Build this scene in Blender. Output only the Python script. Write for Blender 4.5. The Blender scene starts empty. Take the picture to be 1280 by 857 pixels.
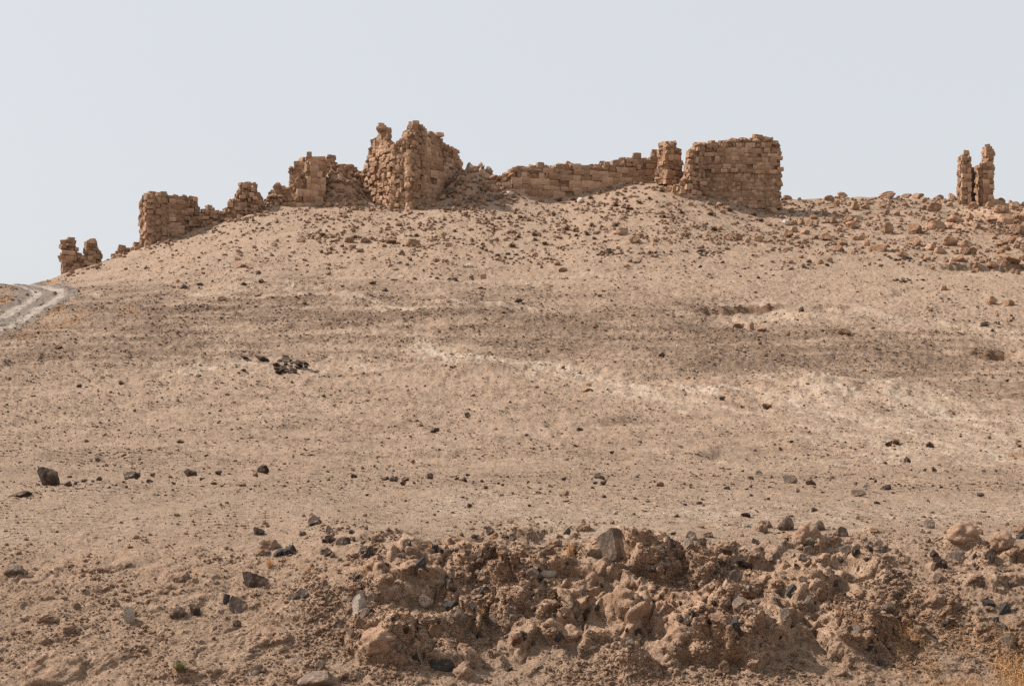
import bpy, bmesh, math, random
import numpy as np
from mathutils import Vector, noise as mnoise

random.seed(7); RNG = np.random.default_rng(7)
SC = bpy.context.scene
COL = SC.collection

# ------------------------------------------------------------------ camera, world, sun
F, U0, V0 = 1545.0, 640.0, 500.0          # focal length in photo pixels, principal column, horizon row
cd = bpy.data.cameras.new("camera"); cam = bpy.data.objects.new("camera", cd); COL.objects.link(cam)
cam.location = (0, 0, 0); cam.rotation_euler = (math.pi/2, 0, 0)
cd.sensor_width = 36.0; cd.lens = 36.0*F/1280.0; cd.shift_y = (V0-428.5)/1280.0
cd.clip_start = 0.1; cd.clip_end = 9000.0
SC.camera = cam

SUN_EL, SUN_AZ = math.radians(43), math.radians(-77)     # azimuth from +Y, negative = to the left
sdir = Vector((math.sin(SUN_AZ)*math.cos(SUN_EL), math.cos(SUN_AZ)*math.cos(SUN_EL), math.sin(SUN_EL)))
w = bpy.data.worlds.new("World"); SC.world = w; w.use_nodes = True
nt = w.node_tree; nt.nodes.clear()
sky = nt.nodes.new("ShaderNodeTexSky"); sky.sky_type = 'NISHITA'; sky.sun_disc = False
sky.sun_elevation = SUN_EL; sky.sun_rotation = SUN_AZ
sky.altitude = 300; sky.air_density = 1.0; sky.dust_density = 5.0; sky.ozone_density = 1.5
veil = nt.nodes.new("ShaderNodeMix"); veil.data_type = 'RGBA'; veil.inputs[0].default_value = 0.78
veil.inputs[7].default_value = (9.9, 10.2, 10.55, 1)      # even dust veil over the whole dome
bg = nt.nodes.new("ShaderNodeBackground"); bg.inputs[1].default_value = 0.0580
wo = nt.nodes.new("ShaderNodeOutputWorld")
nt.links.new(sky.outputs[0], veil.inputs[6]); nt.links.new(veil.outputs[2], bg.inputs[0]); nt.links.new(bg.outputs[0], wo.inputs[0])
sl = bpy.data.lights.new("sun", 'SUN'); sl.energy = 5.0; sl.angle = math.radians(0.6); sl.color = (1.0, 0.94, 0.87)
so = bpy.data.objects.new("sun", sl); COL.objects.link(so); so.rotation_euler = sdir.to_track_quat('Z', 'Y').to_euler()
SC.view_settings.view_transform = 'Standard'; SC.view_settings.look = 'None'
SC.view_settings.exposure = 0.56; SC.view_settings.gamma = 1.0
SC.render.engine = 'CYCLES'
SC.cycles.use_denoising = False

# ------------------------------------------------------------------ numeric noise
_P = np.random.default_rng(11).permutation(256); _P = np.concatenate([_P, _P, _P])
_A = np.random.default_rng(12).random(256)*2*np.pi; _GX, _GY = np.cos(_A), np.sin(_A)
_R = np.random.default_rng(13).random((256, 4))
def perlin(x, y, s=0):
    x = np.asarray(x, float)+s*17.31; y = np.asarray(y, float)+s*9.77
    xi = np.floor(x).astype(int); yi = np.floor(y).astype(int); xf = x-xi; yf = y-yi
    xi &= 255; yi &= 255; x1 = (xi+1) & 255; y1 = (yi+1) & 255
    u = xf*xf*xf*(xf*(xf*6-15)+10); v = yf*yf*yf*(yf*(yf*6-15)+10)
    def g(ix, iy, dx, dy):
        h = _P[_P[ix]+iy]; return _GX[h]*dx+_GY[h]*dy
    a = g(xi, yi, xf, yf); b = g(x1, yi, xf-1, yf); c = g(xi, y1, xf, yf-1); d = g(x1, y1, xf-1, yf-1)
    return ((a*(1-u)+b*u)*(1-v)+(c*(1-u)+d*u)*v)*1.5
def fbm(x, y, o=4, s=0, gain=0.5):
    r = 0; a = 1.0; f = 1.0
    for k in range(o):
        r = r+a*perlin(x*f, y*f, s+k*3.7); a *= gain; f *= 2.03
    return r
def worley(x, y, s=0):
    x = np.asarray(x, float)+s*13.1; y = np.asarray(y, float)+s*7.3
    xi = np.floor(x).astype(int); yi = np.floor(y).astype(int)
    d1 = np.full(x.shape, 9.0); rr = np.zeros(x.shape)
    for i in (-1, 0, 1):
        for j in (-1, 0, 1):
            h = _P[_P[(xi+i) & 255]+((yi+j) & 255)]
            px = xi+i+_R[h, 0]; py = yi+j+_R[h, 1]
            d = np.hypot(x-px, y-py); m = d < d1
            d1 = np.where(m, d, d1); rr = np.where(m, _R[h, 2], rr)
    return d1, rr
def sstep(a, b, x):
    t = np.clip((x-a)/(b-a), 0, 1); return t*t*(3-2*t)

# ------------------------------------------------------------------ base relief: one profile per bearing
def lerp(x, tab):
    a = np.array(tab, float); return np.interp(x, a[:, 0], a[:, 1])
SKY_V = [(-900, 372), (-300, 362), (0, 353), (50, 353), (66, 348), (80, 343), (130, 325), (180, 306), (250, 285), (320, 265), (365, 257), (450, 256), (510, 257),
         (578, 247), (610, 242), (700, 240), (760, 231), (800, 225), (835, 224), (870, 232), (900, 240), (940, 249), (978, 249), (1080, 245),
         (1150, 247), (1200, 249), (1280, 254), (1600, 275), (2400, 330)]
CREST_D = [(-900, 80), (0, 88), (80, 97), (180, 105), (363, 110), (540, 110), (700, 116), (900, 115), (1000, 119), (1200, 125), (1280, 125), (2400, 130)]
def profile(u):
    vs = lerp(u, SKY_V); D = lerp(u, CREST_D)
    right = sstep(330, 520, u)
    cr = 650*right + 628*(1-right)
    pts = [(-80, -1.72), (3.0, -1.72), (5, -1.9), (7.5, -2.28), (8.8, -2.28)]
    def at(v, d): pts.append((d, (V0-v)/F*d))
    at(857, 9.35)
    ws = sstep(300, 470, u)
    for vq in (815, 787, 760, 735, 712, 695, 680, 665, cr+8):
        dl = lerp(-vq, [(-857, 9.35), (-800, 9.9), (-740, 10.7), (-690, 11.6), (-640, 12.9)]); dr = lerp(-vq, [(-857, 9.35), (-815, 9.72), (-760, 10.2), (-712, 10.75), (-680, 11.25), (-656, 12.1)])
        at(vq, dl*(1-ws)+dr*ws)
    at(630-8*(1-right), 14.6); at(600, 20); at(570, 26.5); at(540, 33.5); at(500, 43); at(460, 52.5); at(420, 62.5)
    for s in (0.2, 0.4, 0.6, 0.8, 0.93, 1.0):
        at(420+(vs-420)*s, 62.5+(D-62.5)*(s**1.12))
    zc = (V0-vs)/F*D
    pts.extend([(D+4, zc+0.10), (D+12, zc-0.6), (D+45, zc-5.5), (D+150, zc*0.45-3), (700, -6), (9000, -12)])
    return np.array(sorted(pts))
UG = np.linspace(-900, 2400, 331)
YG = np.concatenate([np.arange(-80, 4, 4.0), np.arange(4, 20, 0.1), np.arange(20, 150, 0.5), np.geomspace(150, 8000, 60)])
TAB = np.zeros((len(YG), len(UG)))
for j, u in enumerate(UG):
    p = profile(u); TAB[:, j] = np.interp(YG, p[:, 0], p[:, 1])
def smooth(a, n, axis):
    k = np.ones(n)/n; pad = [(0, 0), (0, 0)]; pad[axis] = (n//2, n//2)
    ap = np.pad(a, pad, mode='edge'); return np.apply_along_axis(lambda r: np.convolve(r, k, mode='valid'), axis, ap)
sm = smooth(TAB, 5, 0); near = (YG < 140)[:, None]
TAB = np.where(near, sm, TAB); TAB = smooth(TAB, 3, 1)
wide = smooth(smooth(TAB, 25, 1), 13, 1); DU = lerp(UG, CREST_D)[None, :]; kk = 1-np.clip((YG[:, None]/DU-0.76)/0.22, 0, 1)
kk = kk*kk*(3-2*kk)*np.clip((YG[:, None]-15)/10, 0, 1); TAB = TAB*(1-kk)+wide*kk

UA = np.concatenate([np.linspace(-860, -110, 42)[:-1], np.linspace(-110, 1390, 1000), np.linspace(1390, 2340, 44)[1:]])
# rows: dense where the ground is seen
yy = np.linspace(7.6, 134, 12000); jc = 190
zc_ = np.interp(yy, YG, TAB[:, 150]); vv = V0-F*zc_/yy
dens = np.abs(np.gradient(vv, yy))/1.25+1/0.55
cum = np.concatenate([[0], np.cumsum((dens[1:]+dens[:-1])/2*np.diff(yy))])
YA = np.interp(np.arange(0, cum[-1], 1.0), cum, yy)
YA = np.concatenate([np.array([-80, -40, -20, -10, -5, 0, 2, 4, 5.5, 6.6, 7.2]), YA, np.geomspace(136, 7000, 46)])
NR, NC = len(YA), len(UA)
TT = ((UA-U0)/F)[None, :].repeat(NR, 0); Y = YA[:, None].repeat(NC, 1); X = TT*np.maximum(Y, 8.0)
iy = np.clip(np.interp(YA, YG, np.arange(len(YG))), 0, len(YG)-1.001); iu = np.clip(np.interp(UA, UG, np.arange(len(UG))), 0, len(UG)-1.001)
i0 = iy.astype(int)[:, None]; j0 = iu.astype(int)[None, :]; fy = (iy % 1)[:, None]; fu = (iu % 1)[None, :]
Z = (TAB[i0, j0]*(1-fy)+TAB[i0+1, j0]*fy)*(1-fu)+(TAB[i0, j0+1]*(1-fy)+TAB[i0+1, j0+1]*fy)*fu
U = UA[None, :].repeat(NR, 0); V = V0-F*Z/np.maximum(Y, 4.0)
def basehit(u, v):
    p = profile(u); ys = np.linspace(9, 130, 4000); s = np.interp(ys, p[:, 0], p[:, 1])/ys
    k = int(np.argmax(s >= (V0-v)/F)); k = k if s[k] >= (V0-v)/F else len(ys)-1
    d = ys[k]; return ((u-U0)/F*d, d)

# ------------------------------------------------------------------ relief details
fade = sstep(6, 9, Y)*(1-sstep(140, 260, Y))
far = sstep(14, 34, Y)
Z += fade*far*0.16*fbm(X*0.13, Y*0.10, 3, 1)*np.clip(1-sstep(90, 125, Y)*0.8, 0, 1)
Z += fade*(0.030+0.045*far)*fbm(X*0.7, Y*0.55, 3, 2)
q = Y*0.20+1.3*fbm(X*0.05, Y*0.07, 3, 91)+0.10*fbm(X*0.6, Y*0.5, 2, 92); fr = q-np.floor(q); led = np.where(fr < .88, -fr/.88, (fr-.88)/.12-1)+.5
Z += 0.20*led*sstep(18, 30, Y)*(1-sstep(80, 92, Y))*np.clip(.35+1.1*fbm(X*0.11, Y*0.15, 2, 93), 0, 1)
# hummocks on the hill below the ruins, heaps of fallen stone
HEAPM = np.zeros(Z.shape)
def heap(u, d, h, rx, ry, p=1.0):
    global Z, HEAPM
    cx = (u-U0)/F*d; r = np.hypot((X-cx)/rx, (Y-d)/ry)
    Z += h*np.exp(-(r**2)*p)*(1+0.22*fbm(X*1.3, Y*1.3, 3, 41)*(r < 3))
    if d > 105: HEAPM = np.maximum(HEAPM, .85*np.exp(-(r/1.25)**4))
heap(594, 114.5, 2.9, 2.4, 2.6); heap(572, 112.5, 1.1, 1.6, 1.6)
heap(432, 113.3, 3.3, 2.3, 1.7); heap(411, 113.3, 1.6, 1.2, 1.3)
heap(344, 111.5, 1.1, 1.1, 1.4); heap(640, 113.0, .7, 1.5, 1.6)
heap(1262, 116, 1.0, 3.4, 3.0); heap(1230, 108, .6, 4.5, 2.0)
heap(1045, 44, .55, 3.6, 3.6); heap(650, 51, .35, 5, 2.2); heap(880, 46, .3, 3.5, 2.5); heap(1220, 108, 0.5, 3, 1.4)
heap(120, 15.4, .14, 1.1, 1.0)
rough_hill = sstep(84, 96, Y)*(1-sstep(125, 140, Y))
Z += rough_hill*0.10*np.maximum(fbm(X*0.6, Y*0.6, 4, 5), 0)*sstep(560, 1000, U)
# cut scarp and hollow
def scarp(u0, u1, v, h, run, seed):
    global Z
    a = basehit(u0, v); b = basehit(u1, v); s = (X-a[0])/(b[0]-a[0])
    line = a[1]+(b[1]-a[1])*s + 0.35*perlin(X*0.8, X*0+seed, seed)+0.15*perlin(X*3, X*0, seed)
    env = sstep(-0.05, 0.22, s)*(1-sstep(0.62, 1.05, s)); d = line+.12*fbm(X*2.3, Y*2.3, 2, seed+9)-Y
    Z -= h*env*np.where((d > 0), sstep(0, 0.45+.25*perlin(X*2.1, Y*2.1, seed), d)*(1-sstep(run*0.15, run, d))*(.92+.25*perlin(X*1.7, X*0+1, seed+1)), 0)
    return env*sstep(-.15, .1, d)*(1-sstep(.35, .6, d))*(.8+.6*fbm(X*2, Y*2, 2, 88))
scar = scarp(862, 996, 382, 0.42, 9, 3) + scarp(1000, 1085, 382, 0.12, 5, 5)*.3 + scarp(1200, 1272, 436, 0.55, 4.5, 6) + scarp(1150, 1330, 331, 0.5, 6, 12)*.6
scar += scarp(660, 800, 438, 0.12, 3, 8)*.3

# eroded bank of the foreground: clods, gullies and undercuts
nb = (Y > 8.2) & (Y < 15)
bx, by = X[nb], Y[nb]; bu, bv = U[nb], V[nb]
wxx = bx+0.10*fbm(bx*3.1, by*3.1, 3, 21); wyy = by+0.10*fbm(bx*3.1, by*3.1, 3, 22)
right = sstep(360, 520, bu+60*perlin(bx*0.8, by*0.8, 3))
band = sstep(652, 712, bv+22*fbm(bx*0.9, by*0.9, 3, 30))*(1-sstep(800, 850, bv+20*perlin(bx, by, 9)))
lower = sstep(660, 720, bv+22*perlin(bx*1.2, by*1.2, 31))
str_ = band*(0.18+0.82*right)*(1-0.55*sstep(1090, 1200, bu)); str2 = np.maximum(str_, 0.24*lower)
bz = np.zeros(bx.shape); sh = np.zeros(bx.shape)
for sc_, amp, thr, sd in ((1.5, 0.12, 0.55, 1), (2.8, 0.12, 0.5, 2), (5.4, 0.072, 0.45, 3), (11.0, 0.026, 0.42, 4)):
    d1, rr = worley(wxx*sc_, wyy*sc_*0.9, sd)
    rad = 0.30+0.34*rr; k = np.clip(1-(d1/rad)**2.6, 0, 1)**0.7*(rr > thr)
    k *= (0.6+0.8*rr)
    st = str_ if sc_ < 4 else str2
    bz += amp*k*st; sh += amp*k*st
# diagonal gullies washed down the bank on the right
gul = np.abs(perlin((bx*0.75+by*0.45)*1.5, (by-bx*0.1)*0.45, 14)); bz -= 0.12*(1-sstep(0, 0.30, gul))*band*sstep(500, 650, bu)
bz += str_*0.08*fbm(wxx*2.2, wyy*2.2, 3, 24)
LUMPS = [(478, 800, 80, 74, .26), (905, 790, 175, 84, .36), (790, 688, 120, 62, .30), (690, 760, 60, 62, .18), (722, 730, 70, 46, .16), (775, 775, 90, 56, .22),
         (640, 735, 60, 56, .20), (1010, 675, 70, 44, .20), (1062, 705, 66, 52, .22), (1205, 680, 52, 46, .20), (1252, 692, 46, 42, .18), (1165, 755, 52, 44, .16),
         (1055, 790, 110, 50, .16), (560, 735, 60, 50, .14), (545, 800, 66, 44, .14), (715, 795, 56, 34, .12), (330, 800, 60, 34, .10), 
         (70, 840, 70, 46, .16), (230, 842, 66, 30, .10), (15, 720, 50, 30, .10), (395, 850, 80, 30, .14), (980, 730, 70, 50, .18), (860, 700, 70, 44, .16)]
for (lu, lv, lw, lh, hh) in LUMPS:
    cx, cy = basehit(lu, lv); rx = lw/2/F*cy*1.1; ry = lh/2/104.0*1.0
    r = np.hypot((wxx-cx)/rx, (wyy-cy)/ry)+0.16*fbm(bx*4, by*4, 3, 33)
    k = np.clip(1-np.clip(r, 0, 9)**2.4, 0, 1)**0.7
    bz += hh*0.66*k; sh += hh*k*0.9
foot = sstep(0.02, 0.16, sh)
fin = 1-sstep(11.6, 13.0, by)
bz += fin*(0.004+0.010*np.clip(str2+0.25*lower, 0, 1))*fbm(bx*9, by*9, 4, 25, 0.5)
d1, rr = worley(wxx*26, wyy*22, 9); bz += fin*0.012*np.clip(1-d1/0.6, 0, 1)*(0.25+lower)*(rr > .6)
d1, rr = worley(wxx*50, wyy*42, 12); bz += fin*0.005*np.clip(1-d1/0.6, 0, 1)*(0.4+lower)*(rr > .5)
slo = 1-sstep(11.2, 12.6, by)
Z[nb] += bz*(1-.42*slo)
Y[nb] -= 0.62*np.maximum(bz, -.02)*slo*sstep(8.6, 9.4, by)
earth = np.zeros(Z.shape); earth += HEAPM; earth[nb] = np.clip(sh*4.5, 0, 1)*0.9
lowm = np.zeros(Z.shape); lowm[nb] = lower
# fine roughness of the stony plain
mid = sstep(11, 14, Y)*(1-sstep(60, 120, Y))
Z += mid*(0.010+0.0011*np.minimum(Y, 60))*fbm(X*2.6, Y*2.2, 4, 26, 0.62)

# ------------------------------------------------------------------ surface masks (what the ground is made of)
def polydist(px, py, pts):
    d = np.full(px.shape, 1e9)
    for (x0, y0), (x1, y1) in zip(pts[:-1], pts[1:]):
        L = (x1-x0)**2+(y1-y0)**2+1e-9; t = np.clip(((px-x0)*(x1-x0)+(py-y0)*(y1-y0))/L, 0, 1)
        d = np.minimum(d, np.hypot(px-x0-t*(x1-x0), py-y0-t*(y1-y0)))
    return d
wu = U+26*fbm(X*0.10, Y*0.08, 3, 51); wv = V+9*fbm(X*0.16, Y*0.12, 4, 52)
ctr = 395+np.interp(U, [0, 300, 700, 1000, 1280], [20, 0, 12, 52, 80])
grav = np.exp(-(np.abs(wv-ctr)/58.0)**2.2)
grav = np.maximum(grav, 0.75*sstep(345, 362, wv)*(1-sstep(440, 475, wv))*(1-sstep(300, 560, wu)))
grav = np.maximum(grav, 0.30*sstep(470, 500, wv)*(1-sstep(600, 640, wv)))
grav = np.maximum(grav, 0.32*np.exp(-((wv-600)/14.0)**2))
for pts, wd, st in (([(320, 478), (400, 500), (500, 508), (583, 524)], 2.5, .7), ([(600, 437), (800, 440), (900, 455)], 3, .8), ([(430, 470), (560, 462), (620, 470)], 4, .7), ([(830, 492), (960, 512)], 4, .5), ([(760, 520), (850, 535)], 8, .6), ([(120, 352), (400, 352), (700, 356)], 8, .5)):
    grav = np.maximum(grav, st*np.exp(-(polydist(wu, V+.4*(wv-V), pts)/wd)**2))
grav *= 0.74+0.35*fbm(X*0.35, Y*0.12, 4, 53)+0.75*fbm(X*0.10, Y*0.62, 4, 59, .6); grav = np.clip(grav, 0, 1)
PALE = [([(510, 436), (600, 450), (700, 470), (800, 490), (900, 500)], 11, 1.0), ([(960, 478), (1100, 505), (1280, 545)], 26, .8), ([(1000, 540), (1160, 570), (1240, 560)], 22, .7),
        ([(210, 457), (330, 452), (470, 462)], 9, .8), ([(60, 366), (110, 372), (130, 370)], 4, .8), ([(420, 378), (560, 380), (700, 386)], 3.5, .8), ([(900, 388), (1080, 392), (1280, 420)], 12, .55),
        ([(560, 630), (740, 655), (900, 640), (1100, 655), (1280, 640)], 20, .6), ([(0, 655), (90, 665)], 22, .4), ([(820, 565), (1000, 580), (1200, 582)], 8, .45), ([(160, 350), (600, 346), (900, 345)], 3, .35),
        ([(330, 482), (420, 505), (600, 515)], 4, .35), ([(240, 368), (330, 362), (420, 360)], 4, .6), ([(0, 525), (300, 520), (700, 560)], 12, .2)]
pale = np.zeros(Z.shape)
for pts, wd, st in PALE:
    d = polydist(wu, wv*1.0, pts); pale = np.maximum(pale, st*np.exp(-(d/wd)**2))
bb = V-0.24*U; bb0 = U+10*fbm(X*.2, Y*.2, 2, 56); bb1 = V+3.5*fbm(X*.35, Y*.2, 3, 57)
bb = V-0.24*U; pale *= np.clip(0.62+1.0*fbm(U/70., bb/5.5, 4, 54)+.35*fbm(X*1.2, Y*.9, 3, 55), 0, 1.2)*.68; pale = np.clip(pale, 0, 1)
for pts, wd, st in (([(900, 492), (1060, 520), (1280, 578)], 2.2, .8), ([(980, 482), (1150, 508), (1280, 530)], 2.6, .9), ([(1040, 476), (1280, 505)], 2.0, .6), ([(1000, 506), (1180, 560), (1230, 578)], 2.4, .8), ([(940, 498), (1100, 548), (1160, 572)], 1.8, .6),
    ([(720, 470), (850, 500), (960, 522)], 2.2, .7), ([(510, 436), (640, 452), (760, 480), (860, 512)], 3.5, .8), ([(560, 446), (700, 474), (800, 505)], 2.2, .6), ([(1080, 520), (1280, 556)], 2.2, .7)):
    pale = np.maximum(pale, st*np.exp(-(polydist(bb0, bb1, pts)/wd)**2)*np.clip(.7+.7*fbm(X*1.5, Y*1., 3, 58), 0, 1))
grav = np.clip(grav-0.7*pale, 0, 1)

lefts = 1-sstep(300, 520, wu)
RUT_A = [(0, 408), (20, 400), (45, 390), (65, 381), (76, 371), (70, 364), (56, 358), (38, 355)]
RUT_B = [(0, 394), (20, 385), (38, 378), (46, 370), (40, 363), (26, 358), (12, 355)]
ra = [(-(400)/F*52-12, 47.0)]+[basehit(u, v) for u, v in RUT_A]; rb = [(-(430)/F*56-12, 48.5)]+[basehit(u, v) for u, v in RUT_B]
def xt(pts): # the tracks go on over the crest
    (x0, y0), (x1, y1) = pts[-2], pts[-1]; return pts+[(x1-3, y1+6), (x1-9, y1+14), (x1-30, y1+40)]
ra, rb = xt(ra), xt(rb)
trk = np.zeros(Z.shape); trk2 = np.zeros(Z.shape); da = np.full(Z.shape, 99.0); db = da.copy()
m = (U < 260) & (Y > 38) & (Y < 150)
da[m] = polydist(X[m], Y[m], ra); db[m] = polydist(X[m], Y[m], rb)
dmin = np.minimum(da, db); trk = np.exp(-(dmin/0.36)**4)
roadz = 1-sstep(0.8, 1.5, dmin+0.2*fbm(X*1.1, Y*.6, 2, 60)); Z -= 0.07*trk
oran = np.zeros(Z.shape)
for pts, wd, st in (([(0, 414), (40, 400), (78, 382)], 4.0, 1.0), ([(0, 378), (14, 376)], 5, .9), ([(1140, 800), (1200, 840), (1280, 850)], 34, 1.), ([(1180, 775), (1240, 810)], 14, .5), ([(20, 424), (110, 392)], 5, .5), ([(150, 388), (170, 390)], 3, .6), ([(55, 350), (70, 352)], 3, .5)):
    oran = np.maximum(oran, st*np.exp(-(polydist(U, V, pts)/wd)**2))
oran = np.clip(oran*(0.7+1.0*fbm(X*1.6, Y*1.2, 3, 61)), 0, 1)

# ------------------------------------------------------------------ materials
def nodes(name):
    m = bpy.data.materials.new(name); m.use_nodes = True; n = m.node_tree; n.nodes.clear()
    out = n.nodes.new("ShaderNodeOutputMaterial"); b = n.nodes.new("ShaderNodeBsdfPrincipled")
    b.inputs['Roughness'].default_value = 0.95; b.inputs['Specular IOR Level'].default_value = 0.12
    n.links.new(b.outputs[0], out.inputs[0]); return m, n, b
def N(n, t, **kw):
    x = n.nodes.new(t)
    for k, v in kw.items(): setattr(x, k, v)
    return x
def mixc(n, fac, a, b, mode='MIX'):
    x = N(n, "ShaderNodeMix", data_type='RGBA', blend_type=mode)
    for s, i in ((fac, 0), (a, 6), (b, 7)):
        if isinstance(s, (int, float)): x.inputs[i].default_value = s
        elif isinstance(s, tuple): x.inputs[i].default_value = (*s, 1)
        else: n.links.new(s, x.inputs[i])
    return x.outputs[2]
def tex(n, scale, detail=4, rough=.6, vec=None, kind="ShaderNodeTexNoise"):
    t = N(n, kind); t.inputs['Scale'].default_value = scale
    if kind == "ShaderNodeTexNoise": t.inputs['Detail'].default_value = detail; t.inputs['Roughness'].default_value = rough
    if vec is not None: n.links.new(vec, t.inputs['Vector'])
    return t
def ramp(n, src, a, b, c0=(0, 0, 0), c1=(1, 1, 1)):
    r = N(n, "ShaderNodeValToRGB"); r.color_ramp.elements[0].position = a; r.color_ramp.elements[1].position = b
    r.color_ramp.elements[0].color = (*c0, 1); r.color_ramp.elements[1].color = (*c1, 1); n.links.new(src, r.inputs[0]); return r.outputs[0]
def bump(n, b, srcs):
    prev = None
    for s, dist in srcs:
        x = N(n, "ShaderNodeBump"); x.inputs['Strength'].default_value = 1.0; x.inputs['Distance'].default_value = dist
        n.links.new(s, x.inputs['Height'])
        if prev: n.links.new(prev, x.inputs['Normal'])
        prev = x.outputs[0]
    n.links.new(prev, b.inputs['Normal'])
SAND = (0.415, 0.305, 0.228); SANDP = (0.56, 0.465, 0.375); GRAV = (0.225, 0.158, 0.116); EARTH = (0.46, 0.29, 0.195); EARTHL = (0.57, 0.40, 0.29)

def ground_material():
    m, n, b = nodes("desert_ground"); tc = N(n, "ShaderNodeTexCoord").outputs['Object']
    def at(s): return N(n, "ShaderNodeAttribute", attribute_name=s).outputs['Fac']
    big = tex(n, .35, 5, .6, tc); md = tex(n, 2.2, 6, .65, tc); fi = tex(n, 14, 6, .7, tc); vf = tex(n, 70, 5, .75, tc)
    c = mixc(n, ramp(n, big.outputs[0], .35, .65), SAND, (0.365, 0.26, 0.19))
    c = mixc(n, ramp(n, md.outputs[0], .42, .68), c, (0.45, 0.335, 0.255))
    def crisp(src, amp1, amp2, lo_, hi_):       # edges of a patch break up into single stones and specks
        x = N(n, "ShaderNodeMath", operation='MULTIPLY_ADD'); n.links.new(fi.outputs[0], x.inputs[0]); x.inputs[1].default_value = amp1; n.links.new(src, x.inputs[2])
        y = N(n, "ShaderNodeMath", operation='MULTIPLY_ADD'); n.links.new(md.outputs[0], y.inputs[0]); y.inputs[1].default_value = amp2; n.links.new(x.outputs[0], y.inputs[2])
        z = N(n, "ShaderNodeMath", operation='SUBTRACT'); n.links.new(y.outputs[0], z.inputs[0]); z.inputs[1].default_value = (amp1+amp2)*.5
        return ramp(n, z.outputs[0], lo_, hi_)
    c = mixc(n, crisp(at('gravel'), 1.8, .9, .10, 1.05), c, GRAV)
    c = mixc(n, crisp(at('pale'), .9, .5, .10, .95), c, SANDP)
    lo = N(n, "ShaderNodeMath", operation='MULTIPLY'); n.links.new(at('lower'), lo.inputs[0]); lo.inputs[1].default_value = .62
    c = mixc(n, lo.outputs[0], c, (0.42, 0.29, 0.205))
    ec = mixc(n, ramp(n, md.outputs[0], .35, .65), EARTH, EARTHL)
    c = mixc(n, at('earth'), c, ec)
    c = mixc(n, at('scar'), c, (0.22, 0.135, 0.088))  # brown of the cut face, darkened so the colour carries its shade
    c = mixc(n, at('orange'), c, (0.40, 0.20, 0.075))
    # stone chips lying in the soil, a pale and a dark set
    for sc_, lim, col, amt in ((5.5, .17, (.10, .075, .062), .75), (13, .22, (.15, .105, .08), .7), (9, .15, (.66, .55, .44), .6), (30, .25, (.19, .135, .10), .6), (24, .2, (.60, .48, .37), .45)):
        vo = tex(n, sc_, vec=tc, kind="ShaderNodeTexVoronoi"); r = ramp(n, vo.outputs['Distance'], lim*.75, lim, (1, 1, 1), (0, 0, 0))
        sp = N(n, "ShaderNodeSeparateColor"); n.links.new(vo.outputs['Color'], sp.inputs[0])
        th = N(n, "ShaderNodeMath", operation='GREATER_THAN'); n.links.new(sp.outputs[0], th.inputs[0]); th.inputs[1].default_value = .55
        q = N(n, "ShaderNodeMath", operation='MULTIPLY'); n.links.new(r, q.inputs[0]); n.links.new(th.outputs[0], q.inputs[1])
        q2 = N(n, "ShaderNodeMath", operation='MULTIPLY'); n.links.new(q.outputs[0], q2.inputs[0])
        ie = N(n, "ShaderNodeMath", operation='MULTIPLY_ADD'); n.links.new(at('earth'), ie.inputs[0]); ie.inputs[1].default_value = -.8*amt; ie.inputs[2].default_value = amt; n.links.new(ie.outputs[0], q2.inputs[1])
        c = mixc(n, q2.outputs[0], c, col)
    c = mixc(n, .8, c, ramp(n, fi.outputs[0], .30, .70, (.58, .56, .54), (1.38, 1.38, 1.37)), 'MULTIPLY')
    c = mixc(n, .7, c, ramp(n, vf.outputs[0], .3, .7, (.6, .58, .56), (1.35, 1.35, 1.35)), 'MULTIPLY')
    c = mixc(n, 1.0, c, (.765, .735, .700), 'MULTIPLY')
    n.links.new(c, b.inputs['Base Color'])
    bump(n, b, [(md.outputs[0], .10), (fi.outputs[0], .045), (vf.outputs[0], .012)])
    return m
def track_material():
    m, n, b = nodes("track_dust"); tc = N(n, "ShaderNodeTexCoord").outputs['Object']
    a = N(n, "ShaderNodeAttribute", attribute_name='rut').outputs['Fac']; g = tex(n, 5, 6, .7, tc); g2 = tex(n, 1.2, 5, .6, tc)
    c = mixc(n, ramp(n, g.outputs[0], .38, .62), (.15, .117, .093), (.24, .19, .152))
    c = mixc(n, a, c, mixc(n, ramp(n, g2.outputs[0], .35, .65), (.33, .272, .22), (.40, .335, .275)))
    c = mixc(n, 1.0, c, (.80, .80, .80), 'MULTIPLY')
    n.links.new(c, b.inputs['Base Color']); bump(n, b, [(g.outputs[0], .05)]); return m
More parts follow.
